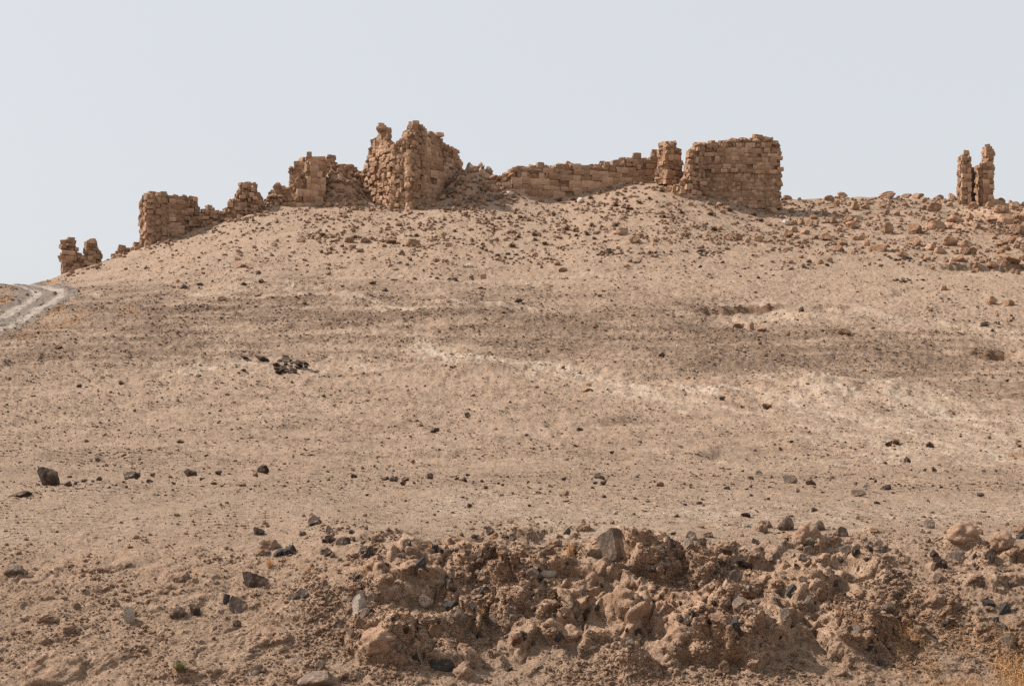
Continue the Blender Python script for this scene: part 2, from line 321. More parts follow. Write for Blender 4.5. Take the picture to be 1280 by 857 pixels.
def rock_material(name, c0, c1, dust=0.25, sc_=6.0, bd=.04, spread=.35, instancer=False, dustc=(.42, .31, .22), local=True):
    m, n, b = nodes(name); tc = N(n, "ShaderNodeTexCoord").outputs['Object'] if local else N(n, "ShaderNodeNewGeometry").outputs['Position']
    if instancer: rnd = N(n, "ShaderNodeAttribute", attribute_name='tone', attribute_type='INSTANCER').outputs['Fac']
    else: rnd = N(n, "ShaderNodeObjectInfo").outputs['Random']
    a = tex(n, sc_, 6, .65, tc); f = tex(n, sc_*5, 5, .7, tc)
    c = mixc(n, ramp(n, a.outputs[0], .33, .67), c0, c1)
    c = mixc(n, 1.0, c, ramp(n, rnd, 0, 1, (1-spread*.85, 1-spread*1.05, 1-spread*1.15), (1+spread, 1+spread, 1+spread*1.05)), 'MULTIPLY')
    c = mixc(n, .5, c, ramp(n, f.outputs[0], .3, .7, (.6, .6, .6), (1.3, 1.3, 1.3)), 'MULTIPLY')
    if dust > 0:
        d = ramp(n, a.outputs[0], .62-dust*.4, .72-dust*.25); q = N(n, "ShaderNodeMath", operation='MULTIPLY'); n.links.new(d, q.inputs[0]); q.inputs[1].default_value = .75
        c = mixc(n, q.outputs[0], c, dustc)
    c = mixc(n, 1.0, c, (.83, .79, .75), 'MULTIPLY')
    n.links.new(c, b.inputs['Base Color']); bump(n, b, [(a.outputs[0], bd), (f.outputs[0], bd*.3)]); return m
M = {}
M['ground'] = ground_material(); M['track'] = track_material()
M['dark'] = rock_material("dark_basalt", (.048, .036, .030), (.11, .084, .069), .24, 2.2, .03, .35)
M['grey'] = rock_material("grey_stone", (.14, .108, .088), (.23, .182, .148), .30, 2.2, .03, .25)
M['recess_shade'] = rock_material('shaded_recess_masonry', (.09, .075, .065), (.15, .125, .108), .1, 1.6, .08, .2)  # masonry of the twin-pillar recess, its shade put into the colour
M['brown'] = rock_material("brown_grey_boulder", (.15, .115, .092), (.25, .19, .15), .30, 2.2, .10, .1)
M['black'] = rock_material("blue_black_flint", (.042, .040, .040), (.095, .090, .088), .12, 2.2, .03, .15)
M['tan'] = rock_material("tan_gypsum_rubble", (.25, .150, .095), (.39, .255, .17), .15, 2.0, .08, .28)
M['white'] = rock_material("white_gypsum", (.52, .45, .37), (.72, .66, .58), .15, 2.2, .06, .1)
M['clod'] = rock_material("earth_clod", (.38, .245, .168), (.49, .345, .25), .2, 1.8, .07, .15, dustc=(.46, .33, .24))
M['block'] = rock_material("ruin_masonry", (.36, .225, .145), (.54, .37, .255), .10, 1.6, .12, .36, dustc=(.47, .34, .235))
M['core'] = rock_material("ruin_rubble_core", (.28, .17, .108), (.44, .29, .19), .10, 2.6, .10, .0, local=False, dustc=(.44, .31, .21))
M['peb_dark'] = rock_material("dark_pebble", (.07, .055, .047), (.12, .09, .075), .05, 2, .05, .5, True)
M['peb_tan'] = rock_material("brown_pebble", (.20, .130, .09), (.30, .20, .14), .1, 2, .05, .4, True)
M['clod_i'] = rock_material("soil_crumb", (.42, .27, .18), (.53, .37, .265), .1, 2, .05, .2, True)
M['peb_pale'] = rock_material("pale_pebble", (.45, .35, .26), (.60, .49, .38), .1, 2, .05, .25, True)
def leaf_material(name, c0, c1):
    m, n, b = nodes(name); g = N(n, "ShaderNodeNewGeometry"); r = g.outputs['Random Per Island']
    n.links.new(mixc(n, r, c0, c1), b.inputs['Base Color']); return m
M['dry'] = leaf_material("dry_orange_straw", (.36, .17, .06), (.55, .33, .15)); M['twig'] = leaf_material("dead_scrub", (.10, .065, .042), (.24, .155, .10)); M['green'] = leaf_material("grey_green_leaf", (.10, .10, .04), (.22, .19, .09))

# ------------------------------------------------------------------ object helpers
def tag(o, label=None, cat=None, group=None, kind=None):
    if label: o['label'] = label
    if cat: o['category'] = cat
    if group: o['group'] = group
    if kind: o['kind'] = kind
    return o
def link(name, me, mat=None, parent=None):
    if mat is not None and not me.materials: me.materials.append(mat)
    o = bpy.data.objects.new(name, me); COL.objects.link(o)
    if parent: o.parent = parent
    return o
def np_mesh(name, verts, faces, smooth=False):
    me = bpy.data.meshes.new(name); nv, nf = len(verts), len(faces); k = faces.shape[1]
    me.vertices.add(nv); me.vertices.foreach_set('co', np.ascontiguousarray(verts, dtype=np.float32).ravel())
    me.loops.add(nf*k); me.loops.foreach_set('vertex_index', np.ascontiguousarray(faces, dtype=np.int32).ravel())
    me.polygons.add(nf); me.polygons.foreach_set('loop_start', np.arange(0, nf*k, k, dtype=np.int32)); me.polygons.foreach_set('loop_total', np.full(nf, k, dtype=np.int32))
    me.polygons.foreach_set('use_smooth', np.full(nf, smooth)); me.update(calc_edges=True); return me
def fattr(me, name, arr):
    a = me.attributes.new(name, 'FLOAT', 'POINT'); a.data.foreach_set('value', np.ascontiguousarray(arr, dtype=np.float32).ravel())

# ------------------------------------------------------------------ ground
idx = np.arange(NR*NC).reshape(NR, NC)
quads = np.stack([idx[:-1, :-1], idx[:-1, 1:], idx[1:, 1:], idx[1:, :-1]], -1)
rows_in = ((YA[:-1] > 40) & (YA[1:] < 150))
rq = (roadz[:-1, :-1] > .5) & (roadz[1:, 1:] > .5)
me = np_mesh("ground", np.stack([X, Y, Z], -1).reshape(-1, 3), quads.reshape(-1, 4), True)
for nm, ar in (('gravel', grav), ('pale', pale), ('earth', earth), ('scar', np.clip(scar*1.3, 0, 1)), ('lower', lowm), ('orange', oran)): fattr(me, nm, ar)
tag(link("ground", me, M['ground']), kind='structure')
fq = quads[rq]; used, inv = np.unique(fq.ravel(), return_inverse=True)
tv = np.stack([X, Y, Z+0.012], -1).reshape(-1, 3)[used]
me = np_mesh("dirt_track", tv, inv.reshape(-1, 4), True); fattr(me, 'rut', trk.ravel()[used]); tag(link("dirt_track", me, M['track']), kind='structure')

SL = np.maximum.accumulate(np.where(Y > 8, Z/np.maximum(Y, 1), -9), axis=0)      # sight slope along each bearing
def hits(us, vs):
    us = np.asarray(us, float); vs = np.asarray(vs, float); js = np.clip(np.searchsorted(UA, us), 1, NC-1); js = np.where(us-UA[js-1] < UA[js]-us, js-1, js)
    out = np.zeros((len(us), 3)); ok = np.zeros(len(us), bool); tgt = (V0-vs)/F
    for j in np.unique(js):
        k = np.where(js == j)[0]; i = np.searchsorted(SL[:, j], tgt[k]); g = i < NR-48
        i = np.minimum(i, NR-1); out[k, 0] = X[i, j]; out[k, 1] = Y[i, j]; out[k, 2] = Z[i, j]; ok[k] = g
    return out, ok
def hit(u, v):
    o, ok = hits([u], [v]); 
    if not ok[0]:
        return ground_at(u, lerp(u, CREST_D))
    return Vector(o[0])
def ground_at(u, d):
    j = int(np.argmin(np.abs(UA-u))); i = int(np.argmin(np.abs(YA-d))); return Vector((X[i, j], Y[i, j], Z[i, j]))

# ------------------------------------------------------------------ stone meshes
def rock_mesh(name, kind, sub, seed):
    rnd = random.Random(seed); bm = bmesh.new(); bmesh.ops.create_icosphere(bm, subdivisions=sub, radius=1.0)
    off = Vector((rnd.random()*50, rnd.random()*50, rnd.random()*50)); cuts = []
    for _ in range({'basalt': 8, 'rubble': 8, 'slab': 8}.get(kind, 0)):
        d = Vector((rnd.gauss(0, 1), rnd.gauss(0, 1), rnd.gauss(0, 1))).normalized(); cuts.append((d, rnd.uniform(.28, .70) if kind == 'basalt' else rnd.uniform(.42, .8)))
    for vt in bm.verts:
        p = vt.co.copy()
        if kind == 'clod':
            q = p*(1+.34*mnoise.noise(p*1.3+off)+.22*mnoise.noise(p*2.9+off)+.12*mnoise.noise(p*6+off)); 
            if sub > 3: q += p*.06*mnoise.noise(p*13+off)
        else:
            q = p
            for d, k in cuts[:(99 if kind == 'basalt' else 6)]:
                e = q.dot(d)-k
                if e > 0: q = q-d*e*.985
            q = q*(1+(.05 if kind == 'basalt' else .14)*mnoise.noise(p*2.4+off)+(.035 if kind == 'basalt' else .09)*mnoise.noise(p*6+off))
        vt.co = q
    mx = [max(abs(v.co[i]) for v in bm.verts) for i in range(3)]
    for v in bm.verts: v.co = Vector((v.co.x/mx[0]*.5, v.co.y/mx[1]*.5, v.co.z/mx[2]*.5))
    me = bpy.data.meshes.new(name); bm.to_mesh(me); bm.free()
    sm_ = kind == 'clod'
    me.polygons.foreach_set('use_smooth', [sm_]*len(me.polygons)); return me
def bank(kind, sub, n, mat, s0):
    out = []
    for i in range(n):
        me = rock_mesh(kind, kind, sub, s0+i); me.materials.append(mat); out.append(me)
    return out
LIB = {}
for mk in ('dark', 'grey', 'black', 'tan', 'white', 'brown'):
    LIB[mk, 1] = bank('basalt' if mk in ('dark', 'black', 'grey', 'brown') else 'rubble', 3, {'dark': 7, 'grey': 6, 'tan': 8}.get(mk, 3), M[mk], 100+len(LIB)*40)
    LIB[mk, 0] = bank('basalt' if mk in ('dark', 'black', 'grey', 'brown') else 'rubble', 2, {'dark': 8, 'tan': 10}.get(mk, 3), M[mk], 900+len(LIB)*40)
LIB['clod', 1] = bank('clod', 4, 7, M['clod'], 2000); LIB['clod', 0] = bank('clod', 3, 6, M['clod'], 2100)

def stone(name, u, v, wpx, hpx, mat, label, cat, group=None, sink=.30, rz=None, tilt=.25, depth=.85):
    p = hit(u, v-hpx*0.25); s = p.y/F; rnd = random
    me = rnd.choice(LIB[mat, 1 if wpx > 11 else 0]); o = link(name, me)
    W, Hh = wpx*s, hpx*s/(1-sink)*1.05
    if mat == 'clod': W *= 1.1; Hh = hpx*s*1.25; sink = .36
    o.scale = (W, W*depth, Hh)
    o.rotation_euler = (rnd.uniform(-tilt, tilt), rnd.uniform(-tilt, tilt), rnd.uniform(-.5, .5) if rz is None else rz)
    o.location = (p.x, p.y+W*.2, p.z+Hh*(.5-sink)); return tag(o, label, cat, group)

# ------------------------------------------------------------------ masonry
def cube_variant(seed, joined=False):
    rnd = random.Random(seed); bm = bmesh.new(); bmesh.ops.create_cube(bm, size=1.0); bmesh.ops.subdivide_edges(bm, edges=bm.edges[:], cuts=1, use_grid_fill=True)
    for v in bm.verts:
        c = v.co; ex = sum(abs(abs(c[i])-.5) < 1e-4 for i in range(3))
        if ex == 3: v.co = c*rnd.uniform(.88, 1.0)
        elif ex == 2: v.co = c*rnd.uniform(.92, 1.0)
        else: v.co = c*rnd.uniform(.97, 1.08)
        v.co += Vector([rnd.uniform(-.035, .035) for _ in range(3)])
    bmesh.ops.triangulate(bm, faces=bm.faces[:])
    me = bpy.data.meshes.new("block"); bm.to_mesh(me); bm.free(); me.materials.append(M['block']); return me
BLK = [cube_variant(s) for s in range(14)]
def variant_arrays(s):
    me = BLK[s % len(BLK)]; v = np.zeros(len(me.vertices)*3, np.float32); me.vertices.foreach_get('co', v)
    f = np.zeros(len(me.polygons)*3, np.int32); me.polygons.foreach_get('vertices', f); return v.reshape(-1, 3), f.reshape(-1, 3)
VAR = [variant_arrays(i) for i in range(14)]
def joined_stones(name, items, parent, mat):
    vs, fs, o = [], [], 0
    for (c, s, e) in items:
        v, f = VAR[random.randrange(14)]; v = v*np.array(s)
        a, b_, g = e; ca, sa, cb, sb, cg, sg = math.cos(a), math.sin(a), math.cos(b_), math.sin(b_), math.cos(g), math.sin(g)
        R = np.array([[cg, -sg, 0], [sg, cg, 0], [0, 0, 1]])@np.array([[cb, 0, sb], [0, 1, 0], [-sb, 0, cb]])@np.array([[1, 0, 0], [0, ca, -sa], [0, sa, ca]])
        vs.append(v@R.T+np.array(c)); fs.append(f+o); o += len(v)
    me = np_mesh(name, np.concatenate(vs), np.concatenate(fs)); ob = link(name, me, mat, parent); ob['kind'] = 'stuff'; return ob

def wall(root, P0, P1, top, thick, bl, bh, botv, rough=.05, core=True, cap=250, jag=.12, seed=0, mat=None, step=(-99, 0)):
    """one straight stretch of ruined wall from P0=(u,depth) to P1, its top following `top` [(u,v)...]"""
    rnd = random.Random(seed)
    a = np.array([(P0[0]-U0)/F*P0[1], P0[1]]); b = np.array([(P1[0]-U0)/F*P1[1], P1[1]]); L = np.linalg.norm(b-a); ex = (b-a)/L; nn = np.array([-ex[1], ex[0]])
    if nn[1] < 0: nn = -nn
    yaw = math.atan2(ex[1], ex[0]); o = np.array(root.location)
    def uv_u(s): p = a+ex*s; return U0+F*p[0]/p[1], p[1]
    def ztop(s):
        u, d = uv_u(s); return (V0-lerp(u, top))/F*d
    def zbot(s):
        u, d = uv_u(s); return (V0-lerp(u, botv))/F*d-0.55
    def ptop(p, hw, j=0.0):
        d = p[1]; u = U0+F*p[0]/d; e = hw*F/d
        return min((V0-lerp(u+q, top))/F*d for q in (-e, 0, e))+rnd.uniform(-j, j)
    ss = np.linspace(0, L, max(8, int(L/.2))); zb = min(zbot(s) for s in ss); zt = max(ztop(s) for s in ss)
    z = zb; n = 0; narrow = L < 1.6
    while z < zt:
        h = bh*rnd.uniform(.72, 1.3); s = -rnd.uniform(0, .05 if narrow else bl*.4)
        while s < L-.1:
            l = bl*rnd.choice((.55, .8, 1, 1.25, 1.5))*rnd.uniform(.88, 1.12)
            if narrow: l = min(l, max(L-s+rnd.uniform(-.03, .06), .22))
            cs = s+l/2; hh = h
            if cs > L+.05: break
            if cs > 0 and z+h*.75 <= ztop(min(max(cs, 0), L))+rnd.uniform(-jag, jag) and z+h > zbot(min(cs, L)):
                off = rnd.gauss(0, rough)+(step[1] if z+h*.5 < step[0] else 0); dp = rnd.uniform(.40, .62)
                p = a+ex*cs+nn*(dp/2+off); zj = rnd.gauss(0, rough*.6)+.16*mnoise.noise(Vector((cs*.45, z*.5, seed)))
                if rnd.random() > .035 and n < cap and z+h*.8 <= ptop(p, l*.32, jag*.6):
                    zt0 = ptop(p, l*.4); worn = (z+h > zt0-.75 and rnd.random() < .6) or (rough >= .09 and rnd.random() < .38)
                    ob = link("block", rnd.choice(LIB['tan', 0]) if worn else rnd.choice(BLK), None, root); ob.location = (p[0]-o[0], p[1]-o[1], z+hh/2+zj-o[2])
                    ob.scale = (l*1.08, dp, hh*1.10)
                    if mat: ob.material_slots[0].link = 'OBJECT'; ob.material_slots[0].material = mat
                    ob.rotation_euler = (rnd.gauss(0, .02), rnd.gauss(0, .014+rough*.15), yaw+rnd.choice((0, math.pi))+rnd.gauss(0, .02+rough*.3)); n += 1
                    if worn: ob.scale = (l*1.28, dp*1.2, hh*1.34); ob.rotation_euler[1] += rnd.gauss(0, .12); ob.rotation_euler[2] += rnd.gauss(0, .3)
            s += l*1.012
        z += h*1.01
    if core:
        items = []; c = .42; ns = int(L/c)+1; nt_ = max(1, int((thick-.3)/c))
        for i in range(ns):
            s = min(max((i+.5)*c+rnd.uniform(-.1, .1), .12), L-.12); zt_ = ztop(s)-.05; k0 = zbot(s)
            for j in range(nt_):
                dd = .5+j*c+rnd.uniform(-.1, .1); zz = k0; drop = rnd.uniform(0, .35)
                while zz < zt_-drop:
                    edge = (zz > zt_-1.0) or s < .75 or s > L-.75 or j == nt_-1 or j == 0
                    l0, l1 = ztop(max(s-.6, 0)), ztop(min(s+.6, L))
                    if edge or zz > min(l0, l1)-.7:
                        g = c*rnd.uniform(.75, 1.35); p = a+ex*s+nn*dd
                        if zz+g*.6 <= ptop(p, .16, .08): items.append(((p[0]-o[0]+rnd.uniform(-.06, .06), p[1]-o[1]+rnd.uniform(-.06, .06), zz+g/2-o[2]), (g*rnd.uniform(1, 1.4), g*1.05, g*rnd.uniform(.7, 1)), (rnd.gauss(0, .16), rnd.gauss(0, .16), yaw+rnd.gauss(0, .4))))
                    zz += c*.72
        joined_stones("rubble_core", items, root, mat or M['core'])
        # mortared mass inside
        n_ = max(3, int(L/.35)); V_, F_ = [], []
        for i in range(n_+1):
            s = .22+(L-.44)*i/n_; t = min(ztop(max(0, s-.25)), ztop(s), ztop(min(L, s+.25)))-.22; bt = zbot(s); t = max(t, bt+.05)
            for dd in (.28, max(.45, thick-.25)):
                p = a+ex*s+nn*dd; t = max(min(t, ptop(p, .3)-.25), bt+.05); V_ += [(p[0]-o[0], p[1]-o[1], bt-o[2]), (p[0]-o[0], p[1]-o[1], t-o[2])]
        for i in range(n_):
            k = i*4; F_ += [(k, k+1, k+5, k+4), (k+2, k+6, k+7, k+3), (k+1, k+3, k+7, k+5)]
        F_ += [(0, 2, 3, 1), (n_*4, n_*4+1, n_*4+3, n_*4+2)]
        me = bpy.data.meshes.new("mortar"); me.from_pydata(V_, [], F_); link("mortar", me, M['core'], root)
    return n
def ruin(name, u, d, label, cat):
    g = ground_at(u, d); r = bpy.data.objects.new(name, None); r.location = g; COL.objects.link(r); r.empty_display_size = .5
    return tag(r, label, cat, None, 'thing')
def cap_block(root, u, v, d, w_, h_, deep=None, rz=0.0, name="block"):
    """single loose block standing on the wall head; u,v = middle of its foot"""
    s = d/F; o = link(name, random.choice(BLK), None, root); W, H_ = w_*s, h_*s
    o.scale = (W, deep or max(W*.8, .35), H_); o.location = ((u-U0)*s-root.location.x, d+.25-root.location.y, (V0-v)*s+H_/2-root.location.z-.03); o.rotation_euler = (random.gauss(0, .03), random.gauss(0, .03), rz)

def base(u0, u1, dv=0): return [(u, lerp(u, SKY_V)+dv) for u in np.linspace(u0, u1, 12)]

# 1 far-left twin stubs
r = ruin("ruined_wall", 102, 100, "smallest ruin, two worn stumps joined low, just above the dirt track", "ruin")
wall(r, (79, 100), (126, 101), [(78, 303), (81, 301), (84, 300), (92, 300), (98, 305), (100, 322), (103, 314), (108, 303), (111, 299), (120, 299), (124, 303), (125, 318), (128, 321)], 1.5, .42, .30, [(60, 346), (80, 341), (130, 326)], .07, seed=1)
# 2 low remnant
r = ruin("ruined_wall", 162, 103.5, "low broken wall remnant between the twin-stubbed ruin and the square tower stump", "ruin")
wall(r, (143, 103.5), (179, 104.5), [(142, 316), (146, 309), (156, 308), (163, 308), (166, 302), (169, 301), (171, 305), (176, 300), (179, 303)], 1.2, .42, .28, base(143, 180, 3), .08, seed=2)
# 3 left tower
r = ruin("ruined_tower", 210, 105, "square tower stump with shaded flat front and jagged pinnacles along its right top", "ruined tower")
wall(r, (184, 104.2), (231, 106.0), [(182, 243), (196, 243), (198, 239), (209, 239), (211, 244), (220, 246), (225, 248), (228, 241), (230, 241), (233, 249), (236, 252)], 2.6, .46, .33, [(181, 306), (250, 285)], .035, seed=3)
wall(r, (181.5, 107.5), (184.5, 104.3), [(180, 250), (183, 243), (190, 243)], 1.6, .40, .30, [(181, 306), (190, 303)], .09, seed=31)
wall(r, (229, 106.8), (249, 107.4), [(228, 240), (233, 240), (235, 252), (237, 248), (238, 246), (246, 246), (246, 258), (249, 262), (251, 270)], 1.4, .40, .30, [(225, 294), (250, 285)], .07, seed=32)
# 4 low link wall
r = ruin("ruined_wall", 262, 107.4, "short low link wall just right of the square tower stump", "ruin")
wall(r, (249, 107.2), (276, 108), [(248, 266), (256, 262), (259, 259), (268, 259), (273, 262), (277, 266)], 1.2, .34, .30, base(245, 280, 2), .09, seed=4)
# 5 sloping stub
r = ruin("ruined_wall", 303, 108.5, "wedge-shaped wall stub rising to the right in steps, left of the coursed bastion", "ruin")
wall(r, (277, 108), (327, 109), [(276, 266), (284, 256), (292, 246), (297, 240), (299, 231), (305, 228), (312, 228), (315, 230), (322, 228), (326, 246), (328, 250)], 1.6, .36, .34, base(275, 330, 3), .10, seed=5)
# 6 coursed bastion
r = ruin("ruined_bastion", 385, 110, "bastion of neat square coursed blocks with a small knob on top", "ruined bastion")
wall(r, (372, 109.5), (407, 110.6), [(362, 248), (368, 240), (374, 228), (380, 222), (381, 205), (383, 200), (384, 190), (388, 189), (389, 195), (399, 195), (406, 197), (408, 206)], 2.6, .58, .52, [(350, 260), (410, 258)], .02, seed=6, jag=.2)
wall(r, (333, 110.4), (373, 109.6), [(332, 246), (336, 240), (341, 238), (343, 228), (350, 227), (356, 234), (362, 230), (368, 220), (374, 212), (378, 208)], 1.4, .5, .42, [(330, 262), (410, 259)], .09, seed=61)
wall(r, (362, 112.2), (383, 112.0), [(361, 210), (366, 204), (374, 199), (384, 197)], 1.6, .5, .42, [(362, 236), (384, 225)], .06, seed=62)
cap_block(r, 386, 197, 109.9, 6, 8); cap_block(r, 402, 200, 110.3, 9, 5)
r = ruin("stone_pillar", 412, 113.5, "knob-headed stone stump standing alone on the rubble slope right of the coursed bastion", "pillar")
wall(r, (408.5, 113.5), (417, 113.5), [(407, 193), (418, 193)], .9, .5, .42, [(400, 212), (420, 212)], .05, seed=63, jag=.05)
r = ruin("ruined_wall", 430, 113.6, "rough crumbled wall joining the coursed bastion to the tallest tower", "ruin")
wall(r, (406, 114.2), (447, 113.4), [(405, 220), (409, 212), (420, 208), (424, 203), (431, 206), (438, 204), (443, 208), (448, 214)], 1.4, .46, .34, [(400, 236), (450, 250)], .13, seed=64, jag=.25)
# 7 big tower
r = ruin("ruined_tower", 513, 109, "tallest ruined tower, smooth ashlar right face, rubble left face, spire at its left", "ruined tower")
TL = [(434, 232), (444, 228), (450, 214), (456, 207), (459, 190), (461, 182), (465, 170), (470, 160), (473, 156), (478, 156), (484, 162), (487, 166), (489, 174), (491, 182), (496, 180), (501, 172), (507, 165), (512, 159), (515, 151), (523, 151), (526, 158), (535, 160), (536, 165), (545, 167), (552, 170), (556, 178), (564, 183), (573, 184), (577, 194), (580, 215)]
wall(r, (437, 114.5), (514, 107.8), TL, 1.9, .47, .34, [(430, 262), (514, 266)], .10, cap=300, seed=7, jag=.15)
TR = TL
wall(r, (514, 107.8), (556, 112.6), TR, 2.2, .78, .52, [(510, 266), (582, 244)], .018, cap=110, seed=8, jag=.15)
wall(r, (556, 112.6), (578, 114.8), TR, 2.0, .52, .40, [(510, 266), (582, 244)], .05, cap=90, seed=81, jag=.15)
cap_block(r, 519, 156, 108.3, 9, 6, rz=.3); cap_block(r, 477, 163, 111.0, 12, 6, rz=-.2); cap_block(r, 476, 158, 111.0, 8, 5, rz=.3); cap_block(r, 524, 161, 108.6, 9, 6, rz=.2); cap_block(r, 548, 170, 111.5, 11, 5, rz=.6)
# 9 curtain wall
r = ruin("curtain_wall", 715, 113.5, "long low curtain wall with ragged top rising to the right along the hilltop", "wall")
CT = [(604, 232), (612, 222), (620, 220), (628, 216), (634, 215), (640, 211), (652, 209), (658, 210), (668, 207), (671, 199), (676, 199), (679, 207), (700, 207), (712, 204), (724, 205), (732, 209), (745, 204), (754, 201), (762, 205), (770, 200), (780, 199), (789, 198), (792, 191), (798, 191), (800, 197), (806, 199), (812, 198), (816, 188), (824, 187), (830, 190)]
wall(r, (606, 112.5), (640, 112), CT, 1.8, .60, .42, [(600, 244), (640, 241)], .10, cap=40, seed=9)
wall(r, (640, 112), (800, 115), CT, 1.8, .72, .48, [(640, 243), (700, 243), (760, 229), (800, 218)], .04, cap=200, seed=10, jag=.2)
wall(r, (798, 115), (827, 115.6), CT, 1.6, .62, .45, [(795, 222), (830, 214)], .07, cap=60, seed=11)
# 10 pinnacle
r = ruin("stone_pinnacle", 836, 112.5, "cleft pinnacle of stacked blocks standing between the curtain wall and the big slab wall", "ruin")
wall(r, (818, 113.2), (834, 112.4), [(817, 216), (824, 206), (830, 190), (832, 180), (835, 178)], 1.2, .42, .38, [(815, 222), (855, 220)], .09, seed=12)
wall(r, (834, 112.2), (853, 113), [(832, 179), (835, 177), (846, 177), (847, 186), (852, 186), (853, 206), (855, 214)], 1.6, .46, .42, [(830, 221), (855, 220)], .06, seed=13, jag=.08)
# 11 slab wall
r = ruin("slab_wall", 920, 112, "massive flat-topped slab of wall with a rough buttress at its left end", "wall")
ST = [(866, 178), (878, 178), (900, 176), (925, 172), (945, 171), (958, 170), (968, 172), (972, 180), (975, 190), (976, 250)]
wall(r, (876, 111.8), (975, 112.2), ST, 1.9, .54, .36, [(870, 240), (900, 246), (940, 252), (980, 253)], .035, cap=300, seed=14, jag=.05, step=((V0-214)/F*112, .22))
wall(r, (852, 109.3), (880, 110.6), [(850, 232), (856, 214), (858, 200), (862, 187), (866, 184), (868, 176), (872, 174), (876, 178), (879, 182), (880, 184)], 2.4, .44, .38, [(845, 238), (885, 244)], .10, cap=160, seed=15, jag=.1)
for (cu, cv) in ((977, 199), (978, 213), (977, 232)): cap_block(r, cu-2, cv, 112.2, 8, 5)
# 12 twin pillars
r = ruin("twin_pillar_ruin", 1222, 122, "two tall thin stone pillars with a dark recess between them, alone at the far right", "ruin")
wall(r, (1203, 121.5), (1213.5, 121.5), [(1201, 196), (1204, 189), (1209, 188), (1212, 191), (1215, 200)], 1.5, .50, .42, [(1200, 252), (1260, 254)], .08, seed=16, jag=.1)
wall(r, (1229.5, 121.5), (1242, 121.5), [(1227, 206), (1230, 196), (1231, 179), (1239, 178), (1241, 192), (1243, 200)], 2.0, .50, .46, [(1200, 252), (1260, 254)], .06, seed=17, jag=.1)
wall(r, (1213, 124.0), (1231, 124.0), [(1211, 210), (1232, 209)], .8, .5, .4, [(1200, 250), (1260, 252)], .05, seed=18, mat=M['recess_shade'])
wall(r, (1240, 121), (1257, 121.2), [(1239, 248), (1258, 249)], 1.0, .9, .5, [(1200, 254), (1260, 256)], .02, seed=19)
